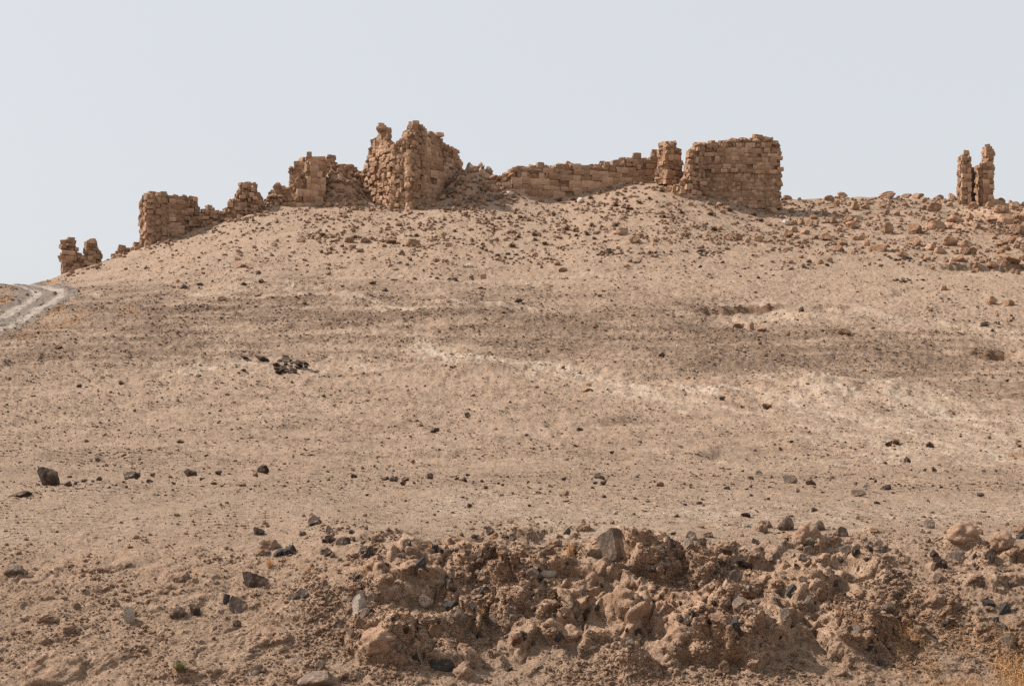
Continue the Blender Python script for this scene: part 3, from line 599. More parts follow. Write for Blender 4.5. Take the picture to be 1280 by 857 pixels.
# ------------------------------------------------------------------ named stones
G1 = "tan boulders on the right shoulder of the hill"
BOUL = [(1109, 296, 17, 15, 'tan', "leaning reddish boulder with a shaded right side, in the middle of the right shoulder"),
 (1146, 295, 19, 13, 'tan', "pyramid-shaped boulder leaning right above the boxy boulder"), (1145, 311, 17, 12, 'tan', "boxy upright tan boulder on bare silt, below the pyramid-shaped one"),
 (1165, 315, 19, 9, 'tan', "smooth egg-shaped boulder right of the boxy upright boulder"), (1188, 311, 25, 13, 'tan', "widest lumpy boulder at the centre of the lower boulder row"),
 (1209, 315, 21, 12, 'tan', "rounded boulder at the right end of the lower boulder row"), (1169, 268, 19, 12, 'tan', "dark-topped boulder pile with pale stone at foot, below the skyline"),
 (1196, 280, 19, 9, 'tan', "long sloping brown boulder below the twin pillars"), (1173, 291, 23, 12, 'tan', "lumpy brown boulder heap between pyramid boulder and dark hummock"),
 (1122, 272, 15, 8, 'tan', "flat brown boulder lying alone left of the dark-topped pile"), (1149, 247, 16, 8, 'tan', "boxy pinkish block breaking the skyline left of the twin pillars"),
 (1110, 250, 22, 9, 'tan', "broad pale boulder on the skyline left of the twin pillars"), (1190, 249, 11, 9, 'tan', "upright block on the skyline, second stone left of the pillars"),
 (1200, 249, 8, 10, 'tan', "narrow stone touching the left foot of the twin pillars"), (1213, 251, 14, 10, 'tan', "round boulder at the foot between the twin pillars"),
 (1134, 249, 15, 6, 'tan', "flat stone on the skyline just left of the pinkish block"), (1176, 250, 13, 6, 'tan', "low slab on the skyline between pinkish block and upright block"),
 (1157, 256, 13, 7, 'tan', "brown boulder directly under the pinkish skyline block"), (1128, 323, 17, 7, 'tan', "low brown boulder above the small row of dark chips"),
 (1102, 317, 28, 10, 'tan', "wide low rubble lump at the left end of the lower boulder row"), (1083, 310, 9, 10, 'tan', "small upright stone left of the wide low rubble lump"),
 (1254, 270, 18, 11, 'tan', "dark-headed boulder crowning the hummock at the far right"), (1240, 281, 16, 9, 'tan', "tan boulder on the left side of the far right hummock"),
 (1260, 284, 20, 13, 'tan', "lumpy brown boulder on the front of the far right hummock"), (1272, 297, 16, 13, 'tan', "craggy boulder at the right edge below the hummock"),
 (1254, 320, 15, 8, 'tan', "low brown boulder below the far right hummock"), (1262, 333, 32, 13, 'tan', "broad rubble boulder at the right edge above the stony gully"),
 (1242, 339, 15, 7, 'tan', "small boulder with a pale stone beside it, under the broad rubble boulder"), (1241, 383, 15, 10, 'tan', "reddish rounded boulder lying on dark chips near the right edge"),
 (1262, 384, 16, 8, 'tan', "flat reddish boulder just right of the reddish rounded one"), (1180, 366, 9, 8, 'tan', "small reddish boulder with a pale chip at its left foot"),
 (1056, 420, 19, 7, 'tan', "lone pale brown lump on bare ground left of the dug hollow"), (985, 421, 10, 5, 'tan', "small reddish stone below the cut scarp, right of the flat slab"),
 (955, 416, 19, 5, 'tan', "long flat slab of stone below the cut scarp"), (939, 414, 8, 9, 'tan', "upright block with reddish front below the cut scarp"),
 (923, 412, 14, 6, 'tan', "brown slab left of the upright block below the scarp"), (981, 283, 14, 7, 'white', "bright white stone on the crest slope right of the slab wall"),
 (793, 307, 17, 10, 'tan', "lone rounded brown boulder on the open mid slope below the curtain wall"), (818, 308, 10, 5, 'tan', "flat brown stone just right of the lone rounded boulder"),
 (909, 303, 15, 9, 'tan', "largest boulder of the row of three below the slab wall"), (923, 302, 13, 8, 'tan', "middle boulder of the row of three below the slab wall"),
 (933, 305, 11, 7, 'tan', "right-hand boulder of the row of three below the slab wall"), (949, 305, 12, 9, 'tan', "knobbly boulder just right of the row of three"),
 (778, 296, 17, 9, 'tan', "broad brown lump up-left of the lone rounded boulder"), (603, 350, 11, 6, 'tan', "squat brown stone at the foot of the slope, below the tallest tower's right side"),
 (704, 342, 12, 6, 'tan', "flat brown stone at the foot of the slope beneath the curtain wall"), (698, 333, 12, 5, 'tan', "low brown stone a little above the flat one at the slope's foot"),
 (587, 336, 10, 6, 'white', "square pale stone low on the slope under the tallest tower"), (727, 256, 11, 7, 'white', "pale square block lying just below the curtain wall"),
 (638, 247, 12, 7, 'white', "pale slab among rubble at the left end of the curtain wall"), (637, 230, 11, 5, 'white', "tilted whitish slab wedged in the curtain wall's broken left end"),
 (438, 306, 17, 8, 'tan', "dark-bellied brown boulder on the slope under the tallest tower's spire"), (454, 306, 14, 7, 'tan', "brown boulder touching the dark-bellied one on its right"),
 (516, 310, 18, 9, 'tan', "brown rock with a white fleck, lowest of its cluster under the tallest tower"), (488, 307, 16, 8, 'tan', "brown rock pile between dark-bellied boulder and white-flecked rock"),
 (411, 345, 12, 5, 'tan', "flat brown stone low on the slope left of centre"), (276, 378, 12, 6, 'tan', "lone tan stone on the dark gravel at left"),
 (300, 336, 15, 6, 'tan', "long tan boulder on the left slope, lowest of a line of three"), (295, 327, 11, 5, 'tan', "tan boulder on the left slope, middle of a line of three"),
 (299, 318, 12, 5, 'tan', "tan boulder on the left slope, highest of a line of three"), (376, 304, 12, 5, 'tan', "brown boulder at the right end of the string on the left slope"),
 (368, 362, 6, 7, 'white', "small white and black stone on gravel at the slope's left foot"), (1013, 285, 12, 9, 'tan', "brown boulder with a pale chip on top, left part of right shoulder"),
 (1042, 283, 13, 9, 'tan', "smooth dark brown boulder in the left part of the right shoulder"), (1068, 266, 14, 12, 'tan', "upright craggy boulder just below the skyline, left part of right shoulder"),
 (1066, 289, 24, 10, 'tan', "large pale flat-bottomed boulder in the left part of the right shoulder"), (1054, 310, 14, 9, 'tan', "brown boulder with a dark stone in front, lowest of the left part"),
 (1033, 303, 17, 9, 'tan', "brown boulder group on silt left of the brown boulder with dark stone"), (1037, 254, 13, 8, 'tan', "rounded boulder on the skyline, middle of the gap between ruins"),
 (984, 249, 12, 6, 'tan', "small pinkish boulder on the skyline just right of the slab wall"), (1052, 247, 16, 7, 'tan', "low wide boulder on the skyline right of the rounded one"),
 (948, 264, 13, 10, 'tan', "brown boulder with a smaller one on top, below the slab wall's right end"), (965, 269, 17, 8, 'tan', "wide brown boulder below and right of the slab wall")]
for u, v, w_, h_, m_, lb in BOUL: stone("boulder", u, v, w_, h_, m_, lb, "boulder", G1 if u > 980 and v < 345 else None, sink=.22)
CHOSEN = [(u, v, w_) for u, v, w_, *_ in BOUL]
G2 = "dark stones strewn on the plain above the bank"
DARK = [(58, 613, 27, 24, 'dark', "largest dark stone, pointed and wedge-shaped, near the left edge of the plain"), (22, 625, 36, 9, 'dark', "long flat dark stone at the left edge, below the pointed one"),
 (85, 611, 11, 7, 'dark', "small dark stone just right of the pointed wedge-shaped stone"), (164, 601, 25, 9, 'dark', "flat dark brown slab lying left of the pair of small dark stones"),
 (237, 597, 17, 8, 'dark', "low dark stone, left one of a close pair"), (273, 595, 10, 6, 'dark', "small round dark stone, right one of a close pair"),
 (328, 597, 18, 14, 'dark', "upright dark stone with a small reddish stone at its left foot"), (319, 597, 8, 7, 'tan', "small reddish stone leaning on the upright dark one"),
 (481, 602, 13, 7, 'dark', "left stone of the dark trio at mid plain"), (493, 604, 15, 9, 'dark', "middle and largest stone of the dark trio"), (505, 605, 11, 6, 'dark', "right stone of the dark trio"),
 (443, 599, 9, 6, 'dark', "lone small dark stone left of the dark trio"), (535, 601, 12, 8, 'dark', "dark stone right of the dark trio"), (581, 605, 9, 6, 'dark', "small dark stone further right of the trio"),
 (544, 542, 16, 6, 'dark', "flat dark grey stone alone on pale ground at mid plain"), (991, 606, 22, 10, 'grey', "larger of two touching grey stones on the right of the plain"),
 (1013, 609, 19, 8, 'grey', "smaller of two touching grey stones on the right of the plain"), (1075, 622, 21, 8, 'grey', "flat grey stone right of the touching pair"),
 (1108, 616, 16, 7, 'dark', "dark brown stone right of the flat grey one"), (959, 514, 13, 8, 'dark', "dark round stone on the pale mound left of centre right"),
 (904, 502, 9, 6, 'dark', "dark stone on the upper edge of the pale mound"), (226, 556, 13, 4, 'dark', "thin flat dark stone alone on the left plain"), (1165, 561, 13, 7, 'dark', "dark stone with pale chip right of the dry bush"),
 (1112, 560, 11, 7, 'dark', "dark stone just below the round dry bush"), (1134, 579, 10, 7, 'dark', "black cube-like stone below the round dry bush"), (725, 540, 10, 6, 'dark', "dark pair of pebbles right of centre plain"),
 (766, 569, 7, 5, 'dark', "small black stone alone right of centre plain"), (748, 600, 20, 6, 'dark', "low jagged row of dark chips on the right of centre"), (583, 524, 9, 6, 'dark', "dark stone at the end of the curved line of pebbles"),
 (733, 491, 17, 5, 'tan', "long pinkish tan slab lying in the pale wash"), (99, 487, 10, 4, 'dark', "flat black stone alone on the far left plain"), (150, 483, 8, 5, 'dark', "dark stone on the left plain right of the flat black one"),
 (72, 438, 11, 5, 'dark', "dark stone on gravel near the left edge"), (481, 366, 10, 5, 'dark', "black lump with a twin at the slope's foot under the left of the tower"), (649, 379, 11, 4, 'dark', "thin black stone on gravel at the centre"),
 (751, 373, 7, 4, 'dark', "small black stone on gravel right of centre"), (467, 357, 11, 5, 'dark', "dark grey stone at the foot of the slope under the left of the tower"), (1002, 392, 8, 7, 'dark', "forked dark stone above the cut scarp"),
 (1230, 410, 12, 6, 'dark', "dark stone below the reddish boulders near the right edge"), (827, 448, 9, 5, 'dark', "dark stone on the gravel band right of centre"),
 (228, 363, 12, 6, 'dark', "black wedge at the left end of the dark string of stones"), (250, 358, 11, 4, 'dark', "black slab in the dark string of stones on the left slope"), (305, 358, 11, 5, 'dark', "blackish stone pair in the middle of the string at left"),
 (328, 355, 13, 5, 'dark', "blackish slab at the right end of the string at left"), (323, 344, 8, 5, 'dark', "round dark stone above the dark string on the left slope")]
for u, v, w_, h_, m_, lb in DARK: stone("field_stone", u, v, w_, h_, m_, lb, "stone", None, sink=.28)
# dark outcrop
for i in range(34):
    u = random.gauss(355, 17); v = 462+random.gauss(0, 5.5)-abs(u-355)*.02; w_ = random.uniform(6, 17); 
    stone("outcrop_slab", u, v, w_, w_*random.uniform(.22, .42), 'dark', "dark slab of the jagged low outcrop on pale ground left of centre", "stone", "slabs of the dark outcrop left of centre", sink=.15, tilt=.35, depth=1.3)
BANK = [(396, 660, 27, 13, 'dark', "flat dark stone, topmost on the left part of the bank", .2), (323, 672, 17, 12, 'dark', "dark stone behind the brown pointed one, upper left bank", .3), (334, 692, 28, 22, 'clod', "brown pointed clod with dark top above the dry straw tuft", .3),
 (377, 672, 13, 8, 'dark', "small dark stone between flat dark stone and rough black stone", .25), (362, 696, 21, 14, 'black', "rough blue-black stone beside the brown pointed clod", .25), (413, 682, 16, 12, 'dark', "dark stone at the left of the tight group of three", .3),
 (431, 686, 24, 20, 'dark', "largest of the tight group of three dark stones, leaning right", .3), (413, 697, 19, 13, 'dark', "lowest of the tight group of three dark stones", .3), (317, 738, 36, 24, 'dark', "big dark slab-topped stone casting a broad shadow on left bank", .35),
 (301, 768, 34, 26, 'dark', "dark-topped rock stuck in soil below the big slab-topped stone", .4), (284, 758, 11, 15, 'black', "small black upright stone at the left of the dark-topped rock", .3), (383, 750, 19, 18, 'dark', "grey-brown rounded stone with a clod, centre of left bank", .35),
 (455, 738, 18, 12, 'dark', "dark stone on top of the white-sided rock", .35), (450, 770, 22, 24, 'white', "white-sided rock on the left bank above the big orange clod", .35), (466, 756, 15, 13, 'grey', "grey stone touching the white-sided rock", .35),
 (443, 798, 15, 13, 'grey', "grey angular stone left of the big orange clod", .35), (478, 822, 58, 52, 'clod', "big orange clod with hanging right side, lower centre left of bank", .35), (318, 850, 38, 24, 'dark', "dark brown rock at the bottom edge, left of centre", .35),
 (396, 858, 54, 16, 'grey', "broad grey rock cut by the bottom edge", .35), (159, 784, 18, 26, 'white', "pointed whitish stone alone on the left bank", .25), (96, 763, 10, 9, 'tan', "small pale round stone left of the pointed whitish stone", .3),
 (222, 774, 22, 15, 'grey', "grey stone over a small hollow on the left bank", .35), (243, 769, 18, 13, 'dark', "dark knobbly stone right of the stone over the hollow", .35), (57, 780, 28, 15, 'clod', "low soil clod with shaded front on the far left bank", .4),
 (20, 718, 30, 11, 'grey', "low greyish stone at the left edge of the bank", .4), (553, 843, 46, 22, 'black', "large blue-grey faceted rock at the bottom, centre left", .25), (579, 852, 26, 28, 'clod', "brown clod under the right end of the blue-grey rock", .3),
 (637, 841, 17, 14, 'dark', "dark rounded stone right of the blue-grey rock", .25), (562, 765, 23, 14, 'black', "black stone with pale flecks in the central bank", .35), (534, 758, 24, 13, 'grey', "grey stone left of the pale-flecked black one", .35),
 (512, 684, 15, 12, 'dark', "dark square stone at the bank top, left of centre", .3), (594, 675, 12, 6, 'dark', "small black stone at the bank top, centre", .25), (634, 674, 13, 5, 'dark', "flat dark stone at the bank top, right of a straw tuft", .25),
 (668, 693, 23, 10, 'grey', "flat pale grey stone half sunk at the bank top", .4), (699, 676, 11, 6, 'dark', "dark stone up-right of the half-sunk grey one", .25), (684, 718, 30, 11, 'white', "whitish flat stone on the bank edge below the half-sunk grey one", .4),
 (560, 738, 26, 18, 'dark', "dark brown stone in a hollow near the bank edge", .4), (590, 768, 12, 16, 'grey', "thin grey slab standing on edge in the central bank", .3), (616, 786, 22, 17, 'grey', "brown-grey stone below the orange tuft in the bank", .4),
 (716, 766, 20, 16, 'grey', "pale grey stone in the bank, left of the dark hollow", .4), (733, 778, 16, 18, 'dark', "dark stone right of the pale grey one", .4), (715, 804, 36, 24, 'clod', "wedge-shaped clod at the foot of the central bank", .35),
 (765, 704, 42, 44, 'brown', "largest grey-brown boulder, upright in the bank's highest part", .3), (770, 645, 9, 6, 'white', "small white stone on pale silt above the largest boulder", .2), (820, 697, 21, 12, 'grey', "brownish stone right of the largest boulder", .4),
 (858, 686, 17, 12, 'grey', "grey stone in the upper bank, right of the ridge", .4), (838, 686, 21, 14, 'dark', "reddish dark stone in the upper bank between two grey ones", .4), (829, 712, 21, 9, 'grey', "pale grey flat stone lying on the clods", .35),
 (897, 733, 21, 18, 'dark', "dark angular stone with pale flecks under the jutting slab", .4), (917, 733, 17, 20, 'grey', "pale-faced angular stone next to the one with pale flecks", .35), (925, 712, 38, 14, 'dark', "thin dark roof-shaped slab jutting from the bank", .3),
 (919, 763, 21, 13, 'grey', "blue-grey stone above the black two-toned one", .35), (913, 793, 21, 20, 'black', "black stone with a pale facet set in the lower clod", .3), (892, 779, 25, 14, 'clod', "reddish stone left above the black two-toned one", .35),
 (845, 778, 18, 10, 'dark', "dark stone in the shaded hollow of the bank", .4), (982, 667, 25, 20, 'grey', "grey boulder with dark right side at the bank's top right of centre", .35), (951, 668, 17, 14, 'clod', "small clod casting a long shadow left of the dark-sided boulder", .3),
 (932, 648, 13, 7, 'dark', "dark reddish chip on the silt above the bank", .2), (932, 661, 15, 6, 'white', "white flake below the dark reddish chip", .25), (968, 709, 20, 12, 'grey', "pale grey stone below the grey dark-sided boulder", .35),
 (1007, 682, 34, 28, 'clod', "big tan clod right of the grey dark-sided boulder", .3), (1060, 692, 24, 10, 'grey', "flat dark grey stone on top of the right clod mass", .35), (1086, 694, 17, 13, 'dark', "dark stone at the right end of the right clod mass", .35),
 (1022, 753, 19, 17, 'tan', "brown boulder with a dark side standing on a rib of the bank", .3), (1010, 766, 14, 18, 'grey', "upright pale grey stone beside the dark-sided brown boulder", .35), (1051, 749, 15, 11, 'dark', "dark stone above the orange straw streak", .35),
 (1067, 795, 22, 14, 'grey', "grey rough stone below the orange straw streak", .35), (1162, 663, 15, 12, 'grey', "grey knob stone on a small mound near the bank top at right", .3), (1203, 680, 40, 32, 'clod', "dark craggy clod standing tallest on the right bank", .3),
 (1250, 692, 34, 32, 'clod', "craggy clod right of the tallest dark one", .3), (1171, 698, 15, 11, 'dark', "upper dark stone of a stacked pair on the right bank", .35), (1177, 714, 19, 17, 'dark', "lower dark stone of a stacked pair on the right bank", .35),
 (1198, 706, 22, 15, 'grey', "grey flat-topped rock right of the stacked pair", .35), (1238, 760, 24, 11, 'black', "pale-topped half of the long blue-black rock", .3), (1256, 770, 18, 16, 'black', "darker round half of the long blue-black rock", .3),
 (1240, 783, 16, 15, 'black', "black stone just below the long blue-black rock", .3), (1135, 737, 14, 12, 'dark', "dark stone capping a small clod on the right bank", .35), (1258, 809, 16, 14, 'grey', "grey stone in orange straw near the right edge", .35),
 (1168, 762, 30, 26, 'clod', "fluted tan clod in the middle of the right bank", .3), (1194, 765, 16, 18, 'clod', "smooth thumb-shaped clod right of the fluted one", .3), (1104, 765, 24, 12, 'grey', "brownish flat stone left of the fluted clod", .4),
 (1120, 778, 20, 12, 'dark', "dark bumpy stone below the brownish flat one", .4), (1146, 776, 18, 10, 'dark', "low dark stone right of the bumpy one", .4), (1265, 735, 16, 12, 'grey', "small greyish stone with shadow near the right edge of the bank", .35)]
for u, v, w_, h_, m_, lb, sk in BANK: stone("bank_stone" if m_ != 'clod' else "earth_clod", u, v, w_*.97, h_*.82, m_, lb, "stone" if m_ != 'clod' else "clod", None, sink=sk+(.12 if m_ == 'clod' else .08), depth=.8)

# ------------------------------------------------------------------ countable scatter
def far_enough(u, v, w_, lst):
    return all(abs(u-a) > (w_+b)*.42 or abs(v-c) > 6 for a, c, b in lst)
def scatter(n, region, wr, asp, mats, name, labels, cat, group, dens=None, sink=.25, pw=2.0):
    k = 0; tries = 0
    while k < n and tries < n*60:
        tries += 1; u = random.uniform(region[0], region[2]); v = random.uniform(region[1], region[3])
        if dens and random.random() > dens(u, v): continue
        if v < lerp(u, SKY_V)+2: continue
        w_ = wr[0]+(wr[1]-wr[0])*random.random()**pw
        if not far_enough(u, v, w_, CHOSEN): continue
        mk = random.choice(mats); stone(name, u, v, w_, w_*random.uniform(*asp), mk, labels(u, v, w_) if callable(labels) else labels, cat, group, sink=sink); CHOSEN.append((u, v, w_)); k += 1
def hill_lab(u, v, w_=6):
    top = lerp(u, SKY_V); f = (v-top)/max(340-top, 1)
    marks = [(130, "the low remnant"), (215, "the square tower stump"), (300, "the wedge-shaped stub"), (385, "the coursed bastion"), (437, "the crumbled joining wall"), (475, "the tallest tower's spire"), (540, "the tallest tower"),
             (595, "the rubble mound"), (650, "the curtain wall's left end"), (715, "the curtain wall's middle"), (780, "the curtain wall's right end"), (838, "the cleft pinnacle"), (880, "the slab wall's buttress"), (930, "the slab wall"),
             (1000, "the slab wall's right end"), (1060, "the bare skyline"), (1120, "the skyline left of the pinkish block"), (1165, "the pinkish skyline block"), (1222, "the twin pillars"), (1275, "the far right hummock")]
    m = min(marks, key=lambda q: abs(q[0]-u))[1]
    size = "large" if w_ > 9 else ("mid-sized" if w_ > 6.5 else "small"); where = "just below" if f < .33 else ("midway down beneath" if f < .66 else "low on the slope beneath")
    return f"{size} brown stone {where} {m}"
clump = lambda u, v: float(np.clip(.45+1.3*perlin(np.array([u/38.]), np.array([v/14.]), 5)[0], 0.04, 1))
random.seed(21)
scatter(125, (985, 243, 1290, 335), (5.5, 14), (.5, .72), ['tan'], "rubble_stone", hill_lab, "rubble stone", "rubble fallen from the ruins over the hill", lambda u, v: clump(u, v)*(1 if v < 320 or u > 1150 else .3), sink=.28)
scatter(100, (600, 232, 985, 312), (4.5, 10), (.42, .62), ['tan'], "rubble_stone", hill_lab, "rubble stone", "rubble fallen from the ruins over the hill", lambda u, v: clump(u, v)*(1.1-(v-232)/120), sink=.28)
scatter(66, (395, 258, 600, 340), (4.5, 11), (.42, .62), ['tan'], "rubble_stone", hill_lab, "rubble stone", "rubble fallen from the ruins over the hill", clump, sink=.28)
scatter(22, (130, 262, 400, 345), (4, 8), (.35, .55), ['tan'], "rubble_stone", hill_lab, "rubble stone", "rubble fallen from the ruins over the hill", clump, sink=.28)
def heap_stones(n, region, wr, lab, mats=('tan',)):
    k = 0
    while k < n:
        u = random.uniform(region[0], region[2]); v = random.uniform(region[1], region[3])
        if v < skyline(u)+1.5: 
            if random.random() < .97: continue
        w_ = random.uniform(*wr); stone("heap_stone", u, v, w_, w_*random.uniform(.5, .75), random.choice(mats), lab, "heap stone", lab.replace('brown stone', 'stones').replace('piled', 'piled up'), sink=.2, tilt=.5); k += 1
def skyline(u):
    j = int(np.argmin(np.abs(UA-u))); m_ = (YA > 9) & (YA < 140); return V0-F*np.max(Z[m_, j]/YA[m_])
heap_stones(80, (550, 215, 632, 262), (5, 12), "brown stone piled in the rubble mound right of the tallest tower", ('tan', 'tan', 'grey'))
heap_stones(75, (405, 206, 452, 262), (5, 10), "brown stone piled on the ramp between bastion and tallest tower")
heap_stones(22, (328, 228, 372, 258), (6, 13), "brown stone piled in the ramp left of the bastion")
heap_stones(18, (610, 236, 650, 252), (5, 11), "brown stone piled at the broken left end of the curtain wall")
heap_stones(22, (430, 254, 600, 268), (5, 11), "brown stone piled along the foot of the tallest tower")
heap_stones(16, (800, 214, 860, 240), (5, 11), "brown stone piled at the foot of the cleft pinnacle")
heap_stones(26, (1165, 318, 1285, 345), (6, 14), "brown stone piled in the stony gully at the right edge")
heap_stones(20, (1235, 262, 1290, 318), (7, 15), "brown stone piled on the hummock at the far right")
heap_stones(26, (850, 238, 985, 262), (4, 8), "brown stone piled along the foot of the slab wall")
for i in range(60):
    u = random.uniform(78, 345); v = lerp(u, SKY_V)+random.uniform(2, 9); w_ = random.uniform(4, 8.5)
    stone("heap_stone", u, v, w_, w_*random.uniform(.4, .65), 'tan', "brown stone fallen along the foot of the left ruins", "heap stone", "stones along the foot of the left ruins", sink=.2, tilt=.4)
# dark stone patches on the hill foot, dark scatter on the plains
DP = [(905, 340, 45, 10), (1000, 333, 40, 8), (1130, 327, 22, 3), (860, 320, 50, 8), (1190, 385, 60, 16), (1240, 405, 40, 14), (1130, 352, 22, 4), (760, 317, 14, 4), (640, 322, 30, 4), (560, 350, 40, 6), (300, 330, 70, 14)]
random.seed(33)
def dark_lab(v): return "small dark stone in the dark patches at the foot of the slope"
k = 0
while k < 120:
    p = random.choice(DP); u = random.gauss(p[0], p[2]*.5); v = random.gauss(p[1], p[3]*.5); w_ = random.uniform(3.5, 7.5)
    if not (0 < u < 1290) or v < lerp(u, SKY_V)+3: continue
    stone("dark_chip", u, v, w_, w_*random.uniform(.35, .6), 'dark', "small dark chip in the dark patches where slope meets plain", "stone chip", "dark chips at the foot of the slope", sink=.2); k += 1
NAMED = [(q[0], q[1], q[5].split(",")[0]) for q in DARK+BANK if len(q[5].split(",")[0].split()) <= 5]
def sz(w_, a_, b_): return "small" if w_ < a_ else ("mid-sized" if w_ < b_ else "large")
def near(u, v):
    q = min(NAMED, key=lambda q: abs(q[0]-u)+1.6*abs(q[1]-v)); du, dv = q[0]-u, q[1]-v
    return ("left of the " if du > 0 else "right of the ")+q[2] if abs(du) > 1.5*abs(dv) else ("behind the " if dv > 0 else "before the ")+q[2]
scatter(60, (0, 470, 1280, 592), (4, 8), (.4, .65), ['dark', 'dark', 'tan'], "plain_stone", lambda u, v, w_: f"{sz(w_, 5.5, 7)} stone on the open middle plain, "+near(u, v), "small stone", "small stones on the middle plain", lambda u, v: .6+.4*(v > 540), sink=.2, pw=2.5)
scatter(105, (0, 590, 1280, 648), (4.5, 11), (.4, .65), ['dark', 'dark', 'dark', 'tan'], "plain_stone", lambda u, v, w_: f"{sz(w_, 6, 8.5)} stone above the bank, "+near(u, v), "small stone", "small stones above the bank edge", lambda u, v: .25+.75*math.exp(-((v-605)/9)**2), sink=.25, pw=2.2)
bankd = lambda u, v: (.12 if u < 400 else (1 if u < 1100 else .6))*(1 if v < 810 else .35)
scatter(215, (250, 662, 1280, 850), (6, 19), (.5, .85), ['dark', 'dark', 'grey', 'black', 'grey', 'tan'], "bank_rubble", lambda u, v, w_: f"{sz(w_, 9, 13)} stone stuck in the bank, "+near(u, v), "bank rubble", "small stones sticking out of the bank", bankd, sink=.4, pw=2.0)
scatter(80, (0, 660, 1280, 855), (8, 22), (.5, .75), ['clod'], "soil_lump", lambda u, v, w_: f"{sz(w_, 11, 16)} tan soil lump, "+near(u, v), "soil lump", "soil lumps on the bank", bankd, sink=.42, pw=2.0)

# ------------------------------------------------------------------ dry plants
def tuft_mesh(name, n, mat, seed, spread=.8, stems=True, wid=.02):
    rnd = random.Random(seed); V_, F_ = [], []
    for i in range(n):
        a = rnd.uniform(0, 2*math.pi); el = rnd.uniform(.25, 1.5) if stems else rnd.uniform(-.1, 1.5); L = rnd.uniform(.35, 1.0); r0 = rnd.random()**.5*.22
        x, y = math.cos(a)*r0*spread, math.sin(a)*r0*spread; dx, dy, dz = math.cos(a)*math.cos(el), math.sin(a)*math.cos(el), math.sin(el)
        px, py = -math.sin(a)*wid, math.cos(a)*wid; o = len(V_); c = rnd.uniform(-.25, .25)
        mx, my, mz = x+dx*L*.5*spread, y+dy*L*.5*spread, dz*L*.55+.02
        ex_, ey_, ez_ = x+dx*L*spread+c*.3, y+dy*L*spread+c*.2, dz*L*.9+.02
        V_ += [(x-px, y-py, -.05), (x+px, y+py, -.05), (mx+px*.8, my+py*.8, mz), (mx-px*.8, my-py*.8, mz), (ex_, ey_, ez_)]
        F_ += [(o, o+1, o+2, o+3), (o+3, o+2, o+4)]
        if rnd.random() < .7:
            o = len(V_); b2 = a+rnd.uniform(-1.4, 1.4); bx_, by_, bz_ = mx+math.cos(b2)*.22, my+math.sin(b2)*.22, mz+rnd.uniform(.05, .25)
            V_ += [(mx-px*.6, my-py*.6, mz), (mx+px*.6, my+py*.6, mz), (bx_, by_, bz_)]; F_.append((o, o+1, o+2))
    me = bpy.data.meshes.new(name); me.from_pydata(V_, [], F_); me.materials.append(mat); return me
TUFT = [tuft_mesh("dry_tuft", 60, M['dry'], 50+i) for i in range(4)]
SCRUB = [tuft_mesh("dead_scrub", 240, M['twig'], 70+i, 1.0, False, .035) for i in range(4)]
GREEN = tuft_mesh("green_tuft", 160, M['green'], 90)
STRAW = tuft_mesh("straw", 110, M['dry'], 95, 1.3)
def plant(name, meshes, u, v, wpx, hpx, label, cat, group=None):
    p = hit(u, v); s = p.y/F; o = link(name, random.choice(meshes)); o.location = (p.x, p.y, p.z-.02*hpx*s)
    o.scale = (wpx*s*.6, wpx*s*.5, hpx*s*1.0); o.rotation_euler = (0, 0, random.uniform(0, 6)); return tag(o, label, cat, group)
random.seed(5)
for u, v, w_, h_, lb in [(332, 650, 9, 12, "thin dry orange tuft behind the stones, highest on the left bank"), (338, 708, 28, 16, "wide orange straw tuft under the brown pointed clod"), (387, 716, 18, 12, "orange straw tuft right of the wide one on the left bank"),
    (457, 716, 14, 14, "pale straw tuft left of centre on the bank"), (538, 684, 12, 9, "small orange tuft right of the dark square stone"), (573, 676, 12, 9, "small orange tuft at bank top between black stones"),
    (617, 674, 15, 10, "bright orange tuft at the bank top, centre"), (625, 696, 10, 8, "tiny orange tuft below the bright orange one"), (712, 694, 26, 22, "largest rusty dry tuft, standing on the clod right of the half-sunk grey stone"),
    (601, 768, 18, 13, "orange tuft deep in the central bank by the thin slab"), (507, 774, 14, 10, "small straw tuft below left of the central bank"), (1046, 768, 26, 14, "orange straw streak lying along a gully, upper end"),
    (1062, 782, 24, 12, "orange straw streak lying along a gully, lower end")]:
    plant("dry_tuft", TUFT, u, v, w_, h_, lb, "dry plant")
plant("green_tuft", [GREEN], 228, 838, 44, 16, "grey-green low tuft near the bottom edge of the left bank", "plant")
plant("dry_bush", SCRUB, 1119, 556, 16, 9, "round dry bush on the pale plain at right", "bush"); plant("dry_bush", TUFT, 1268, 574, 16, 8, "orange dry bush near the right edge of the plain", "bush")
